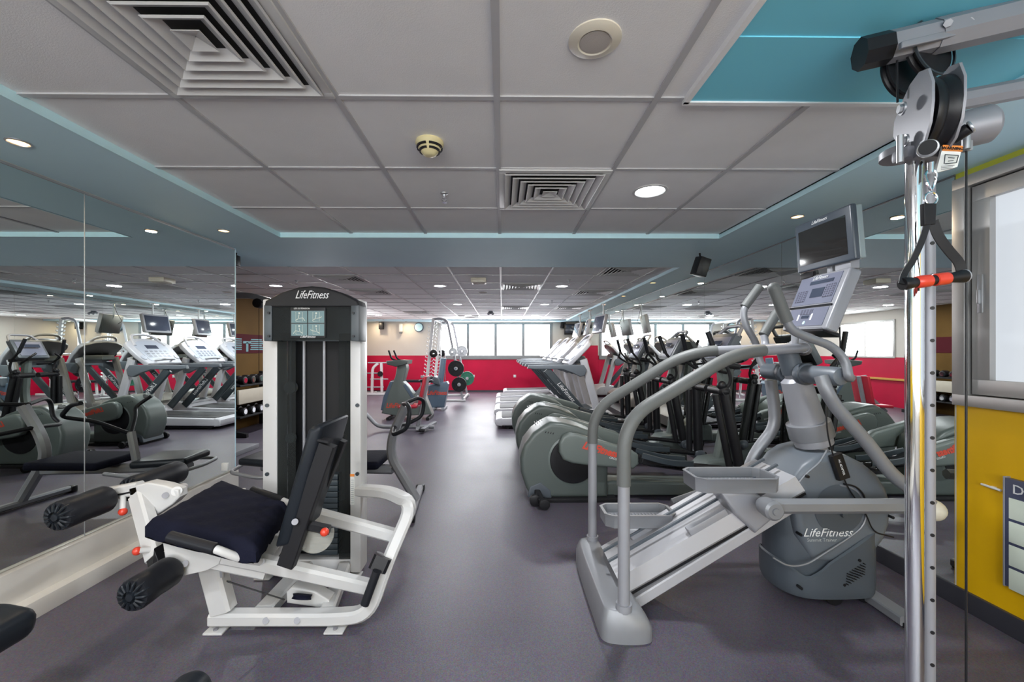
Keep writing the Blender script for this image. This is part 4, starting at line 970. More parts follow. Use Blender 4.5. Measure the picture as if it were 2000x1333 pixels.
# big rounded side plates under the seat
sp = [(321,1042),(345,1036),(420,1040),(440,1075),(432,1100),(408,1112),(356,1124),(338,1112),(328,1090)]
MB(E).prism([(P(a,b,1.78).x,P(a,b,1.78).z) for a,b in sp], 1.765, 1.785, .004).build('side_plate', 'white', E)
MB(E).prism([(P(a,b,1.78).x,P(a,b,1.78).z) for a,b in sp], 2.02, 2.04, .004).build('side_plate', 'white', E)
for x, y in ((361,1102),(510,1098)): MB(E).cyl(P(x,y,1.765),P(x,y,1.752),.013,None,16).build('bolt', 'plate', E)
MB(E).bar([P(425,1060,1.90),P(540,1085,1.95)], .10, .26, (0,1,0), 0, .012).build('seat_support', 'white', E)
# seat with a dark cloth cover
qn = [P(283,1020,1.74),P(500,1072,1.62),P(562,985,2.06),P(432,938,2.28)]
tb = bmesh.new(); n = 26; grid = []
rnd = random.Random(3)
for i in range(n+1):
    row = []
    for j in range(n+1):
        u, v = i/n, j/n; p = qn[0].lerp(qn[1],u).lerp(qn[3].lerp(qn[2],u),v)
        du, dv = min(u,1-u), min(v,1-v)
        e = max(0,1-min(du,dv)/.07); z = -.035*e*e
        wr = .0030*math.sin(u*23+v*9)*math.sin(v*31-u*7)+.0035*math.sin((u-v)*40+3*math.sin(v*9))*max(0,u-.5)*2
        k = 1.0+.03*(1-e)
        row.append(tb.verts.new(p+V((0,0,z+wr+.015))))
    grid.append(row)
for i in range(n):
    for j in range(n): tb.faces.new((grid[i][j],grid[i+1][j],grid[i+1][j+1],grid[i][j+1]))
edge = [grid[i][0] for i in range(n)]+[grid[n][j] for j in range(n)]+[grid[n-i][n] for i in range(n)]+[grid[0][n-j] for j in range(n)]
low = [tb.verts.new(v.co+V((0,0,-.045+.006*math.sin(k*1.3)))) for k, v in enumerate(edge)]
for k in range(len(edge)):
    k2 = (k+1)%len(edge); tb.faces.new((edge[k],edge[k2],low[k2],low[k]))
tb.faces.new(low[::-1]); bmesh.ops.recalc_face_normals(tb, faces=tb.faces)
m = MB(E); m._add(tb); m.build('seat_cushion', 'navy', E, ang=60)
m = MB(E); m.hexa([p+V((0,0,-.05)) for p in [q.lerp(sum(qn,V())/4,.08) for q in qn]], (0,0,-.025)); m.build('seat_board', 'blackmatt', E)
# side grab handles
MB(E).tube([P(332,1049,1.62),P(421,1073,1.60)], .022, 0, 16).build('hand_grip', 'rubber', E)
MB(E).tube([P(332,1049,1.62),P(421,1073,1.60),P(470,1092,1.65),P(508,1098,1.76)], .016, .03, 12).build('grab_handle', 'white', E)
MB(E).tube([P(493,958,2.36),P(553,978,2.28)], .022, 0, 16).build('hand_grip', 'rubber', E)
MB(E).tube([P(493,958,2.36),P(553,978,2.28),P(600,1000,2.16)], .016, .03, 12).build('grab_handle', 'white', E)
# backrest
n1 = [P(533,1074,1.73),P(601,836,1.73)]
dv = V((0,.31,0))
bk = [n1[0],n1[1],n1[1]+dv,n1[0]+dv]
MB(E).slab(bk, (.065,0,.012), .024).build('backrest', 'vinyl', E)
for (a, b, Y) in ((P(560,1104,1.76),P(641,868,1.76),0),(P(603,1010,2.02),P(664,858,2.02),0)):
    MB(E).bar([a,b], .068, .045, (0,1,0), 0, .004).build('backrest_bar', 'blackmatt', E)
    MB(E).bar([b+V((-.075,0,.03)),b+V((.01,0,.012))], .012, .05, (0,1,0), 0, .002).build('bracket', 'blackmatt', E)
MB(E).cyl(P(576,1020,1.735),P(576,1020,1.72),.013,None,16).build('bolt', 'plate', E)
# adjuster lever, knob and clear guard
gp = [P(575,1040,1.80)]+[P(612+40*math.cos(math.radians(a)),1040+42*math.sin(math.radians(a)),1.80) for a in range(-10,130,12)]+[P(572,1082,1.80)]
MB(E).prism([(p.x,p.z) for p in gp], 1.80, 1.806, 0).build('clear_guard', 'clear', E)
MB(E).bar([P(588,1024,1.77),P(644,1036,1.77)], .045, .025, (0,1,0), 0, .012).build('adjuster_lever', 'black', E)
MB(E).ball(P(634,1040,1.735), .018).cyl(P(634,1040,1.735),P(634,1040,1.77),.008).build('adjuster_knob', 'red', E)
# leg arm: bracket, vertical link, rollers
ya = 1.985
MB(E).bar([P(207,966,ya),P(275,953,ya)], .060, .05, (0,1,0), 0, .008).build('roller_bracket', 'white', E)
MB(E).prism([(P(a,b,ya).x,P(a,b,ya).z) for a,b in ((258,950),(296,940),(330,946),(356,955),(358,968),(345,982),(300,1012),(285,1000),(262,975))], ya-.025, ya+.035, .008).build('cam_plate', 'white', E)
MB(E).bar([P(225,968,ya-.027),P(256,962,ya-.027)], .008, .004, (0,1,0), 0, .001).build('adjust_slot', 'black', E)
MB(E).cyl(P(323,968,ya-.024),P(323,968,ya-.036),.014,None,16).build('bolt', 'plate', E)
MB(E).tube([P(345,960,ya-.02),P(358,952,ya+.25)], .022, 0, 16).build('pivot_shaft', 'white', E)
MB(E).bar([P(272,968,ya),P(306,1090,ya-.15)], .075, .06, (0,1,0), 0, .010).build('leg_arm', 'white', E)
MB(E).bar([P(290,1035,ya-.12),P(300,1068,ya-.14)], .010, .02, (0,1,0), 0, .001).build('adjust_slot', 'black', E)
MB(E).bar([P(304,1085,ya-.15),P(312,1120,ya-.18)], .06, .045, (0,1,0), 0, .006).build('arm_extension', 'blackmatt', E)
for (x,y,Y) in ((240,1000,1.93),(268,1077,1.80)):
    MB(E).ball(P(x,y,Y), .018).build('adjuster_knob', 'red', E)
MB(E).cyl(P(240,970,1.96),P(240,998,1.93),.012).build('knob_stem', 'white', E)
MB(E).cyl(P(272,1076,1.80),P(296,1074,1.83),.012).build('knob_stem', 'white', E)
def roller(c, y0, y1, r=.062, par=E):
    o = MB(par).lathe([(0,0),(r*.93,0),(r,.012),(r*1.0,(y1-y0)*.3),(r*.96,(y1-y0)*.5),(r,(y1-y0)*.7),(r,(y1-y0)-.012),(r*.9,(y1-y0)),(0,(y1-y0))], (c[0],y0,c[1]), (0,1,0), 32).build('foam_roller', 'rubber', par)
    cp = MB(par)
    for k in range(14):
        a = 2*math.pi*k/14
        cp.tube([(c[0]+r*.38*math.cos(a),y0-.010,c[1]+r*.38*math.sin(a)),(c[0]+r*.80*math.cos(a),y0-.006,c[1]+r*.80*math.sin(a)),(c[0]+r*.93*math.cos(a),y0+.012,c[1]+r*.93*math.sin(a))], .0055, .01, 6)
    cp.lathe([(0,.016),(r*.22,.014),(r*.28,.004),(r*.4,0),(0,0)], (c[0],y0,c[1]), (0,-1,0), 20)
    cp.build('roller_cap', 'vinyl', o)
    MB(par).cyl((c[0],y0+.02,c[1]),(c[0],y1+.05,c[1]),.016).build('roller_axle', 'blackmatt', par)
q = P(258,1165,1.56); roller((q.x,q.z), 1.56, 1.74)
q = P(112,1010,1.72); roller((q.x,q.z), 1.72, 1.93)
roller((q.x,q.z), 2.05, 2.36)
MB(E).cyl((q.x,1.93,q.z),(q.x,2.06,q.z),.016).bar([(q.x,ya,q.z),P(210,966,ya)], .05, .03, (0,1,0), 0, .005).build('roller_bracket', 'white', E)
MB(E).prism([(P(a,b,1.86).x,P(a,b,1.86).z) for a,b in ((322,1060),(345,1118),(352,1124),(330,1122),(318,1095))], 1.80, 1.86, .005).build('cam', 'black', E)
# floor beams, pulley box and cable
MB(E).bar([P(515,1196,2.0),V((-1.16,2.44,.05))], .09, .06, (0,0,1), 0, .01).build('floor_beam', 'white', E)
MB(E).bar([P(640,1196,2.0),V((-.93,2.44,.05))], .07, .06, (0,0,1), 0, .01).build('floor_beam', 'white', E)
bxp = [(565,1150),(575,1141),(620,1150),(648,1166),(648,1184),(566,1172)]
MB(E).prism([(P(a,b,2.06).x,P(a,b,2.06).z) for a,b in bxp], 2.03, 2.10, .008).build('pulley_box', 'white', E)
MB(E).lathe([(0,-.01),(.045,-.01),(.04,0),(.045,.01),(0,.01)], P(590,1166,2.0), (.1,.5,1), 24).build('pulley', 'navy', E)
MB(E).cyl(P(430,1132,1.95),P(556,1172,2.04),.0035,None,8).build('cable', 'black', E)
MB(E).b2((-1.40,2.42,.02),(-.86,2.50,.09),.01).build('tower_base', 'white', E)
for x in (-1.38,-.87): MB(E).box((x,2.40,.006),(.09,.08,.010),None,.003).build('floor_tab', 'white', E)
# weight tower
LX0, LX1, RX0, RX1, TY = -1.398, -1.312, -.890, -.826, 2.45
MB(E).b2((LX0,2.40,.02),(LX1,2.52,1.62),.012).build('tower_post', 'white', E)
MB(E).b2((RX0,2.40,.02),(RX1,2.52,1.62),.012).build('tower_post', 'white', E)
for x in (LX0+.030, RX0+.045):
    for z in (.27,.60,1.0): MB(E).cyl((x,2.402,z if x < -1.2 else z+.0),(x,2.392,z),.011,None,16).build('bolt', 'darkslate', E)
MB(E).b2((LX1,2.52,.06),(RX0,2.535,1.62)).build('rear_shroud', 'blackmatt', E)
MB(E).b2((-1.176,2.47,.42),(RX0-.055,2.50,1.40),.004).build('inner_panel', 'dark', E)
for x in (-1.182,-1.062): MB(E).cyl((x,2.455,.14),(x,2.455,1.42),.0085,None,14).build('guide_rod', 'lightsilver', E)
ws = MB(E)
for k in range(14): ws.b2((-1.13,2.41,.12+k*.034),(-.965,2.50,.150+k*.034),.003)
ws.build('weight_stack', 'darkslate', E)
MB(E).b2((LX1,2.405,.10),(LX1+.105,2.409,1.42)).build('front_shroud', 'smoked', E)
MB(E).b2((RX0-.065,2.405,.10),(RX0,2.409,1.42)).build('front_shroud', 'smoked', E)
MB(E).tube([(-1.255,2.44,1.42),(-1.255,2.44,.80)], .006, 0, 8).cyl((-1.255,2.43,1.10),(-1.255,2.46,1.10),.035).cyl((-1.255,2.43,.80),(-1.255,2.46,.80),.028).build('tower_cable', 'shroud', E)
for a,b in (((-1.24,.30),(.0,0)),): MB(E).bar([(-1.20,2.38,.36),(-.99,2.38,.36)], .03, .02).build('stack_pin_rail', 'blackmatt', E)
# head box with arch
hx0, hx1 = -1.332, -.802
ar = [(hx0,1.562),(hx0+.008,1.598),(-1.235,1.645),(-1.14,1.674),(-1.067,1.681),(-.995,1.674),(-.90,1.645),(hx1-.01,1.60),(hx1,1.565)]
hd = MB(E).prism(ar, 2.30, 2.44, .012).build('head_arch', 'blackmatt', E)
text('LifeFitness', .064, front((-1.065,2.2975,1.630)), 'whitetext', 'lettering', hd, .5, squash=.68)
for x in (hx0, hx1-.045): 
    MB(E).b2((x,2.30,1.372),(x+.045,2.43,1.575),.006).build('head_cheek', 'darkslate', E)
for x in (hx0+.03,hx1-.03):
    for z in (1.40,1.53): MB(E).cyl((x,2.302,z),(x,2.292,z),.007,None,10).build('bolt', 'black', E)
MB(E).b2((hx0+.045,2.306,1.375),(hx1-.045,2.310,1.575)).build('head_window', 'smoked', E)
MB(E).b2((hx0+.02,2.44,1.375),(hx1-.02,2.45,1.58)).build('head_back', 'shroud', E)
pn = MB(E).b2((-1.182,2.296,1.39),(-.987,2.304,1.56),.002).build('instruction_panel', 'black', E)
for i in range(2):
    for j in range(2):
        x0 = -1.175+i*.094; z0 = 1.402+j*.072; zz = z0+.034; xx = x0+.044
        MB(E).b2((x0,2.2935,z0),(x0+.088,2.296,z0+.067)).build('picture_cell', 'teallabel', pn, False)
        fg = MB(E); s = 1 if j else -1
        fg.tube([(xx-.02*s,2.2925,zz-.02),(xx-.005*s,2.2925,zz-.012),(xx,2.2925,zz+.012)], .0022,0,6).tube([(xx,2.2925,zz-.01),(xx+.02*s,2.2925,zz-.006),(xx+.032*s,2.2925,zz-.022*(1-i))], .0022,0,6).ball((xx,2.2925,zz+.020),.0055,(1,.3,1),8)
        fg.tube([(xx-.018,2.2925,zz+.026),(xx-.018,2.2925,zz-.026),(xx+.018,2.2925,zz-.026),(xx+.018,2.2925,zz+.026)], .0012,0,5)
        fg.build('figure_drawing', 'figure', pn)
text('LEG EXTENSION', .012, front((-1.117,2.2935,1.5535)), 'whitetext', 'lettering', pn)
text('LifeFitness', .020, front((-1.084,2.2935,1.3965)), 'whitetext', 'lettering', pn, .35)
wl_ = MB(E).b2((RX0+.004,2.396,.42),(RX0+.028,2.3995,.60)).build('warning_label', 'paper', E, False)
MB(E).b2((RX0+.004,2.394,.585),(RX0+.028,2.397,.60)).build('warning_band', 'orange', wl_, False)
wt = MB(E)
for k in range(12): wt.b2((RX0+.008,2.394,.43+k*.012),(RX0+.024,2.3965,.434+k*.012))
wt.build('small_print', 'greytext', wl_, False)

# ------------------------------------------------------------------ abdominal bench behind the tower
A_ = thing('abdominal_bench', 'low grey abdominal bench with navy cloth seat and black loop handles behind the weight tower', 'abdominal bench', (-1.4,3.35,0), world=True)
MB(A_).bar([(-.78,3.02,.035),(-.84,3.72,.035)], .06, .05, (0,0,1), 0, .012).build('front_foot', 'silver', A_)
for p in ((-.78,3.02,.03),(-.84,3.72,.03)): MB(A_).box(p,(.08,.05,.06),None,.012).build('foot_cap', 'black', A_)
MB(A_).bar([(-.80,3.35,.05),(-1.02,3.35,.42),(-1.00,3.33,.60),(-.88,3.30,.86)], .07, .08, (0,1,0), .12, .02).build('curved_spine', 'silver', A_)
MB(A_).bar([(-1.0,3.35,.31),(-2.15,3.45,.31)], .07, .08, (0,1,0), 0, .016).build('seat_beam', 'silver', A_)
MB(A_).bar([(-1.98,3.42,.30),(-2.05,3.44,.03)], .07, .07, (0,1,0), 0, .016).bar([(-2.05,3.15,.03),(-2.05,3.62,.03)], .06, .05, (0,0,1)).build('rear_leg', 'silver', A_)
MB(A_).slab([(-1.62,3.15,.355),(-1.06,3.13,.365),(-1.06,3.55,.365),(-1.62,3.57,.355)], (0,0,.065), .025).build('seat_cushion', 'navy', A_)
MB(A_).slab([(-2.25,3.25,.37),(-1.85,3.18,.36),(-1.80,3.58,.36),(-2.22,3.60,.37)], (0,0,.06), .028).build('end_cushion', 'vinyl', A_)
MB(A_).tube([(-1.70,3.14,.34),(-2.0,3.12,.31),(-2.26,3.17,.34),(-2.30,3.40,.34),(-2.26,3.63,.34),(-1.9,3.66,.33)], .015, .06).build('cushion_rail', 'silver', A_)
MB(A_).tube([(-.90,3.30,.87),(-.82,3.10,.90),(-.78,3.02,.86),(-.80,3.02,.72),(-.92,3.06,.66),(-.97,3.30,.68)], .017, .05).tube([(-.90,3.32,.87),(-.82,3.52,.90),(-.78,3.60,.86),(-.80,3.60,.72),(-.92,3.56,.66),(-.97,3.32,.68)], .017, .05).build('loop_handle', 'rubber', A_)
MB(A_).bar([(-1.72,3.42,.30),(-1.66,3.42,.62)], .05, .06, (0,1,0), 0, .012).build('handle_post', 'silver', A_)
MB(A_).tube([(-1.66,3.42,.60),(-1.52,3.25,.74),(-1.40,3.10,.80),(-1.56,3.02,.90),(-1.66,3.0,.92)], .016, .06).tube([(-1.66,3.42,.60),(-1.56,3.58,.74),(-1.48,3.66,.80),(-1.60,3.70,.90)], .016, .06).build('arm_handle', 'rubber', A_)
lb = MB(A_).box((-2.26,3.12,.40),(.05,.02,.06),None,.004).build('instruction_tag', 'paper', A_)

A_.location.x += .07; A_.location.y += .14
# ------------------------------------------------------------------ padded bench cut by the lower left corner
B_ = thing('weight_bench', 'dark padded bench showing only two rounded pads at the lower left corner', 'weight bench', (-1.3,1.05,0), world=True)
MB(B_).bar([(-1.72,1.12,.04),(-.86,1.0,.04)], .06, .06, (0,0,1), 0, .01).bar([(-1.3,.75,.04),(-1.3,1.35,.04)], .06, .06, (0,0,1), 0, .01).build('base_frame', 'white', B_)
MB(B_).bar([(-1.70,1.12,.06),(-1.70,1.15,.32)], .05, .05, (0,1,0)).bar([(-.93,1.03,.06),(-.93,1.10,.30)], .05, .05, (0,1,0)).build('post', 'white', B_)
q = P(-30,1248,1.28); MB(B_).box((q.x-.02,1.26,q.z),(.15,.26,.10),(0,.2,0),.045,4).build('side_pad', 'vinyl', B_)
q = P(368,1358,1.18); MB(B_).cyl((q.x,1.02,q.z-.0),(q.x,1.22,q.z-.0),.055,None,28,.03).build('roller_pad', 'vinyl', B_)

# ------------------------------------------------------------------ red bench in the back room
R_ = thing('incline_bench', 'silver framed bench with red upright pad behind the abdominal bench handles', 'exercise bench', (-1.7,6.7,0), world=True)
yb = 6.75
MB(R_).tube([P(700,797,yb),P(714,808,yb),P(738,834,yb),P(848,834,yb)], .032, .10, 14).build('base_tube', 'silver', R_)
MB(R_).bar([P(816,838,yb-.10),P(820,838,yb+.25)], .06, .05, (0,0,1)).bar([P(822,842,6.52),P(850,826,7.0)], .06, .05, (0,0,1)).build('cross_foot', 'silver', R_)
MB(R_).box(P(824,841,6.5),(.10,.06,.05),None,.015).build('foot_cap', 'black', R_)
MB(R_).bar([P(816,836,yb),P(836,736,yb)], .06, .06, (0,1,0), 0, .01).bar([P(836,738,yb),P(822,736,yb)], .04, .04).build('upright', 'silver', R_)
MB(R_).slab([P(815,792,6.6),P(826,737,6.6),P(826,737,6.6)+V((0,.35,0)),P(815,792,6.6)+V((0,.35,0))], (.05,0,.01), .018).build('back_pad', 'redpad', R_)
MB(R_).slab([P(778,794,6.6),P(814,792,6.6),P(814,792,6.6)+V((0,.32,0)),P(778,794,6.6)+V((0,.32,0))], (0,0,-.05), .018).build('seat_pad', 'redpad', R_)
MB(R_).bar([P(783,806,yb),P(818,776,yb)], .06, .06, (0,1,0), 0, .01).bar([P(800,797,yb),P(800,832,yb)], .05, .05).build('seat_strut', 'silver', R_)

# ------------------------------------------------------------------ exercise bikes
def bike(name, label, Yc, m, m2, pts, cons, logo, rb):
    t = thing(name, label, 'exercise bike', (P(rb[0],rb[1],Yc).x, Yc, 0), 0, 'upright exercise bikes', world=True)
    w_ = .13
    MB(t).prism([(P(a,b,Yc).x,max(.05,P(a,b,Yc).z)) for a,b in pts], Yc-w_, Yc+w_, .03, 3).build('body', m, t)
    MB(t).prism([(P(a,b,Yc).x,P(a,b,Yc).z) for a,b in cons], Yc-.22, Yc+.22, .02).build('console', m2, t)
    q = P(logo[0],logo[1],Yc-w_-.002); text('LifeFitness', .13, front(q), 'redlogo', 'lettering', t, .3, squash=.8, offset=.003)
    return t
Y1 = 8.0
bk1 = bike('exercise_bike', 'grey green upright exercise bike with black horn handlebars, left of the red bench', Y1, 'greenlight', 'green', [(748,806),(755,790),(767,755),(775,735),(779,713),(795,710),(797,720),(790,745),(800,755),(812,772),(830,768),(846,808),(780,812)], [(760,705),(762,712),(778,716),(800,711),(801,704),(785,703)], (776,793), (795,815))
MB(bk1).tube([P(785,708,Y1-.10),P(765,702,Y1-.14),P(759,685,Y1-.14)], .017, .05).tube([P(795,708,Y1+.10),P(776,702,Y1+.14),P(769,685,Y1+.14)], .017, .05).build('handlebar', 'rubber', bk1)
MB(bk1).prism([(P(a,b,Y1).x,P(a,b,Y1).z) for a,b in ((746,800),(751,775),(764,745),(770,745),(760,775),(752,802))], Y1-.09, Y1+.09, .01).build('front_cover', 'bluebike', bk1)
MB(bk1).bar([P(790,752,Y1-.135),P(812,785,Y1-.135)], .06, .01).build('side_stripe', 'bluebike', bk1)
MB(bk1).bar([P(810,775,Y1),P(830,748,Y1)], .06, .06).build('seat_post', 'silver', bk1)
MB(bk1).ball(P(832,744,Y1), .12, (1.2,.9,.32)).build('saddle', 'vinyl', bk1)
MB(bk1).bar([(P(765,800,Y1).x,Y1-.28,.03),(P(765,800,Y1).x,Y1+.28,.03)], .06, .05, (0,0,1)).bar([(P(840,800,Y1).x,Y1-.28,.03),(P(840,800,Y1).x,Y1+.28,.03)], .06, .05, (0,0,1)).build('foot_bar', 'blackmatt', bk1)
for s in (-1,1): MB(bk1).cyl(P(803,790,Y1)+V((0,s*.13,0)),P(803,790,Y1)+V((0,s*.24,0)),.02).box(P(803,790,Y1)+V((.06,s*.26,-.10*s)),(.10,.09,.03),None,.008).bar([P(803,790,Y1)+V((0,s*.18,0)),P(803,790,Y1)+V((.06,s*.19,-.10*s))],.03,.02).build('pedal', 'black', bk1)
Y2 = 9.2
bk2 = bike('exercise_bike', 'dark blue exercise bike with a red logo in front of the weight rack', Y2, 'bluebike', 'shrouddark', [(842,796),(836,768),(838,752),(860,748),(874,745),(877,750),(869,796),(860,799)], [(846,742),(848,748),(862,752),(860,738),(850,735)], (853,768), (858,801))
MB(bk2).bar([P(859,755,Y2),P(866,700,Y2)], .13, .14, (0,1,0), 0, .03).build('mast', 'bluebike', bk2)
MB(bk2).ball(P(847,742,Y2), .15, (1,.9,.5)).build('saddle', 'vinyl', bk2)
MB(bk2).bar([(P(848,800,Y2).x,Y2-.24,.03),(P(848,800,Y2).x,Y2+.24,.03)], .07, .05, (0,0,1)).bar([(P(868,800,Y2).x,Y2-.24,.03),(P(868,800,Y2).x,Y2+.24,.03)], .07, .05, (0,0,1)).build('foot_bar', 'lightsilver', bk2)
# third bike partly hidden behind the tower side
# ------------------------------------------------------------------ rack with hooked posts, bar and plates
W_ = thing('power_rack', 'white power rack with saw tooth bar hooks in front of the back windows', 'power rack', (-1.6,11.2,0), world=True)
for (Y, k) in ((10.6,0),(11.9,1)):
    tp, bt = V((-1.78,Y,2.13)), V((-2.0,Y,.03))
    MB(W_).bar([bt,tp], .075, .06, (0,1,0), 0, .008).build('hook_post', 'white', W_)
    hk = MB(W_); dd = (tp-bt)
    for j in range(17):
        c = bt+dd*(.20+.046*j)
        for s in (-1,1): hk.bar([c+V((s*.035,0,0)),c+V((s*.085,0,.012)),c+V((s*.10,0,.045))], .020, .05, (0,1,0))
    hk.build('bar_hooks', 'white', W_)
    MB(W_).tube([tp, V((-1.60,Y,2.15)), V((-1.42,Y,2.08)), V((-1.02,Y,.04))], .030, .1).build('rear_leg', 'lightsilver', W_)
    MB(W_).bar([V((-2.05,Y,.03)),V((-.95,Y,.03))], .05, .06).build('base_rail', 'white', W_)
MB(W_).bar([V((-1.78,10.6,2.13)),V((-1.78,11.9,2.13))], .06, .06, (0,0,1)).bar([V((-1.50,10.6,2.12)),V((-1.50,11.9,2.12))], .05, .05, (0,0,1)).bar([V((-1.0,10.6,.06)),V((-1.0,11.9,.06))], .05, .05, (0,0,1)).build('cross_beam', 'white', W_)
for Y in (10.85,11.65): MB(W_).cyl((-1.62,Y,.06),(-1.62,Y,2.12),.013).build('guide_rod', 'chrome', W_)
def legx(z): return -1.42+(2.08-z)/2.04*.40
for z in (.45,.86,1.28): MB(W_).cyl((legx(z),10.36,z),(legx(z),10.62,z),.02).build('plate_peg', 'chrome', W_)
def plate(c, r, m, label, w_=.045):
    t = thing('weight_plate', label, 'weight plate', c, 0, 'weight plates on the power rack')
    MB(t).lathe([(.026,-w_/2),(r*.30,-w_/2),(r*.34,-w_*.30),(r*.80,-w_*.30),(r*.84,-w_/2),(r*.98,-w_/2),(r,-w_*.35),(r,w_*.35),(r*.98,w_/2),(r*.84,w_/2),(r*.8,w_*.3),(r*.34,w_*.3),(r*.3,w_/2),(.026,w_/2),(.026,-w_/2)], (0,0,0), (0,1,0), 40).build('disc', m, t)
    MB(t).lathe([(.024,-w_/2-.004),(.045,-w_/2-.004),(.045,-w_/2+.004),(.024,-w_/2+.004)], (0,0,0), (0,1,0), 24).build('hub', 'steel', t)
    sp_ = MB(t)
    for k in range(5): a = 2*math.pi*k/5+.3; sp_.bar([(r*.3*math.cos(a),-w_*.40,r*.3*math.sin(a)),(r*.82*math.cos(a),-w_*.40,r*.82*math.sin(a))], .03, .008)
    sp_.build('spokes', m, t)
    return t
plate((legx(.86),10.46,.86), .205, 'black', 'larger black weight plate on the middle peg of the power rack')
plate((legx(.45),10.46,.45), .19, 'black', 'black weight plate on the lowest peg of the power rack')
plate((legx(1.28),10.50,1.28), .11, 'steel', 'small steel weight plate on the top front peg of the power rack')
plate((legx(1.3)+.11,11.72,1.30), .16, 'steel', 'larger steel weight plate on the rear leg of the power rack')
plate((legx(.52)+.11,11.72,.52), .20, 'plategreen', 'dark green weight plate behind the black ones on the power rack')
for z in (1.30,.52): MB(W_).bar([(legx(z),11.88,z),(legx(z)+.12,11.88,z)], .03, .03).cyl((legx(z)+.11,11.62,z),(legx(z)+.11,11.89,z),.02).build('plate_peg', 'chrome', W_)
bbar = thing('barbell', 'steel barbell resting in the hooks of the power rack', 'barbell', (-1.75,11.2,1.24))
MB().cyl((0,-.95,0),(0,1.0,0),.014).build('bar', 'chrome', bbar)
for y in (-.75,.75): MB().cyl((0,y-.02,0),(0,y+.02,0),.10,None,28,.006).build('end_plate', 'black', bbar)
MB().cyl((0,-.82,0),(0,-.77,0),.035).cyl((0,.77,0),(0,.82,0),.035).build('collar', 'chrome', bbar)

# plate tree at the far left
T_ = thing('plate_tree', 'small white plate storage stand with long pegs against the red wall at far left', 'storage rack', (-3.8,12.2,0), world=True)
yt = 12.3
MB(T_).bar([(-3.90,yt,.04),(-3.88,yt,.80),(-3.72,yt,.93)], .07, .06, (0,1,0), .12).bar([(-3.60,yt,.04),(-3.62,yt,.95)], .07, .06).build('post', 'white', T_)
MB(T_).bar([(-4.12,yt-.20,.035),(-3.40,yt-.20,.035)], .06, .05).bar([(-4.12,yt+.2,.035),(-3.40,yt+.2,.035)], .06, .05).bar([(-3.85,yt-.2,.05),(-3.85,yt+.2,.05)],.06,.06,(0,0,1)).build('base', 'white', T_)
for x0,x1,z in ((-4.02,-3.45,.95),(-4.15,-3.65,.64),(-3.95,-3.42,.46),(-4.12,-3.55,.22)): MB(T_).cyl((x0,yt,z),(x1,yt,z),.020).build('peg', 'lightsilver', T_)
MB(T_).cyl((-3.64,yt-.06,.62),(-3.64,yt-.03,.62),.08,None,24).build('stop_disc', 'black', T_)
# low black bench next to it
tg = thing('flat_bench', 'low black flat bench against the red wall behind the exercise bikes', 'exercise bench', (-2.75,12.1,0))
MB().box((0,0,.42),(1.0,.30,.07),None,.025).build('pad', 'vinyl', tg)
MB().bar([(-.40,0,.03),(-.36,0,.39)],.05,.05).bar([(.40,0,.03),(.36,0,.39)],.05,.05).bar([(-.4,-.2,.025),(-.4,.2,.025)],.05,.05,(0,0,1)).bar([(.4,-.2,.025),(.4,.2,.025)],.05,.05,(0,0,1)).build('frame', 'white', tg)

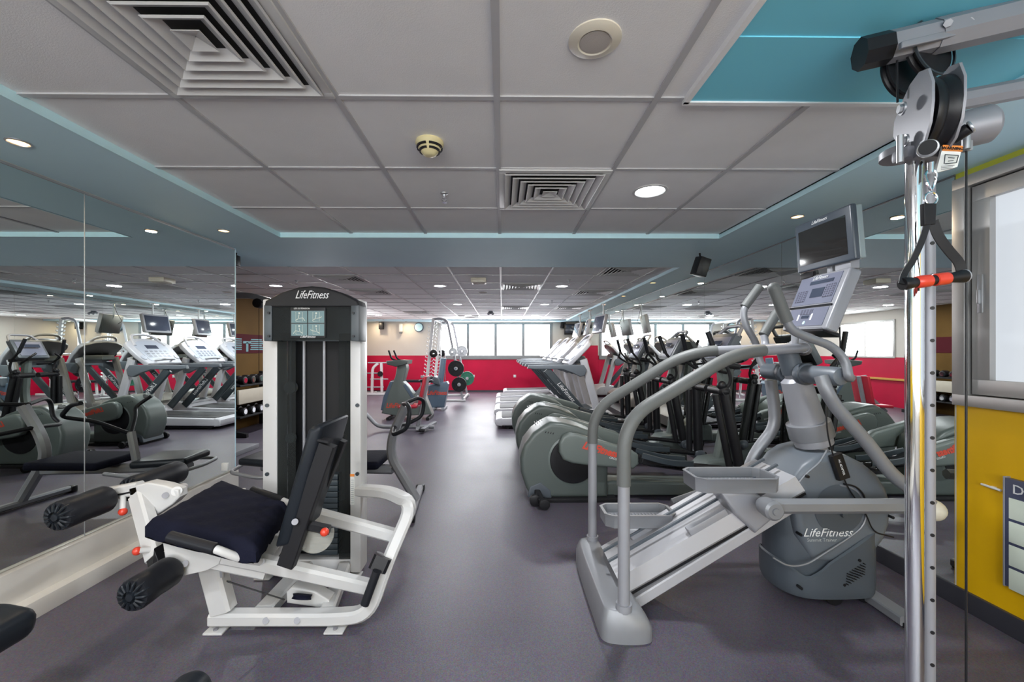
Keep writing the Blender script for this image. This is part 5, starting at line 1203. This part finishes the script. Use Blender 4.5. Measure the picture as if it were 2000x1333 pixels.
# ------------------------------------------------------------------ dumbbell rack on the amber wall
D_ = thing('dumbbell_rack', 'two tier dumbbell rack with a pale front panel along the amber wall', 'dumbbell rack', (-4.12,7.3,0), world=True)
ry0, ry1 = 6.2, 8.7
for y in (ry0+.03,(ry0+ry1)/2,ry1-.03):
    MB(D_).prism([(-4.38,.0),(-3.85,.0),(-3.85,.06),(-4.05,.10),(-4.12,.92),(-4.38,.95)], y-.03, y+.03, .006).build('end_frame', 'blackmatt', D_)
for z in (.30,.78): MB(D_).box((-4.12,(ry0+ry1)/2,z),(.36,ry1-ry0,.03),None,.005).build('shelf', 'blackmatt', D_)
MB(D_).b2((-3.99,ry0,.50),(-3.96,ry1,.72),.006).build('front_panel', 'cork', D_)
dn = 0; proto = None
words = ['nearest', 'second', 'third', 'fourth', 'fifth', 'sixth', 'seventh', 'eighth', 'ninth', 'tenth', 'farthest']
for tier, z in enumerate((.378,.858)):
    for k in range(11):
        y = 6.34+.21*k if k < 5 else 7.62+.18*(k-5)
        lab = 'chrome and black dumbbell, %s from the camera on the %s tier of the rack' % (words[k], 'lower' if tier == 0 else 'upper')
        if proto is None:
            proto = thing('dumbbell', lab, 'dumbbell', (-4.10,y,z), 0, 'dumbbells on the two tier rack')
            MB().cyl((-.06,0,0),(.06,0,0),.015).build('handle', 'chrome', proto)
            for s in (-1,1): MB().cyl((s*.06,0,0),(s*.15,0,0),.062,None,20,.008).build('head', 'black', proto)
            for s in (-1,1): MB().cyl((s*.150,0,0),(s*.156,0,0),.04,None,20).build('end_cap', 'chrome', proto)
            t_ = proto
        else:
            t_ = copy_tree(proto); t_['label'] = lab; t_.location = (-4.10,y,z)
# cable station next to the rack
C_ = thing('cable_station', 'dark cable station with a pale column and grey pulley arm by the amber wall', 'cable station', (-3.6,5.2,0), world=True)
MB(C_).b2((-4.2,4.9,0),(-3.3,5.6,.06),.01).build('base', 'silver', C_)
MB(C_).b2((-4.15,5.0,.06),(-3.85,5.5,2.0),.03).build('weight_shroud', 'black', C_)
MB(C_).bar([(-3.45,5.25,.06),(-3.45,5.25,2.0)], .06, .06).build('column', 'lightsilver', C_)
MB(C_).bar([(-4.0,5.25,2.02),(-3.2,5.25,2.02),(-2.95,5.25,1.95)], .07, .07, (0,1,0), .08).build('top_arm', 'silver', C_)
MB(C_).cyl((-3.1,5.20,1.92),(-3.1,5.30,1.92),.06,None,28,.01).cyl((-3.45,5.16,1.75),(-3.45,5.22,1.75),.06,None,28,.01).build('pulley', 'black', C_)
MB(C_).cyl((-3.1,5.25,1.92),(-3.1,5.25,.9),.004,None,6).build('cable', 'black', C_)
MB(C_).box((-3.44,5.18,1.72),(.14,.10,.20),None,.02).build('carriage', 'black', C_)

for o in bpy.data.objects:
    if '_world' in o: del o['_world']
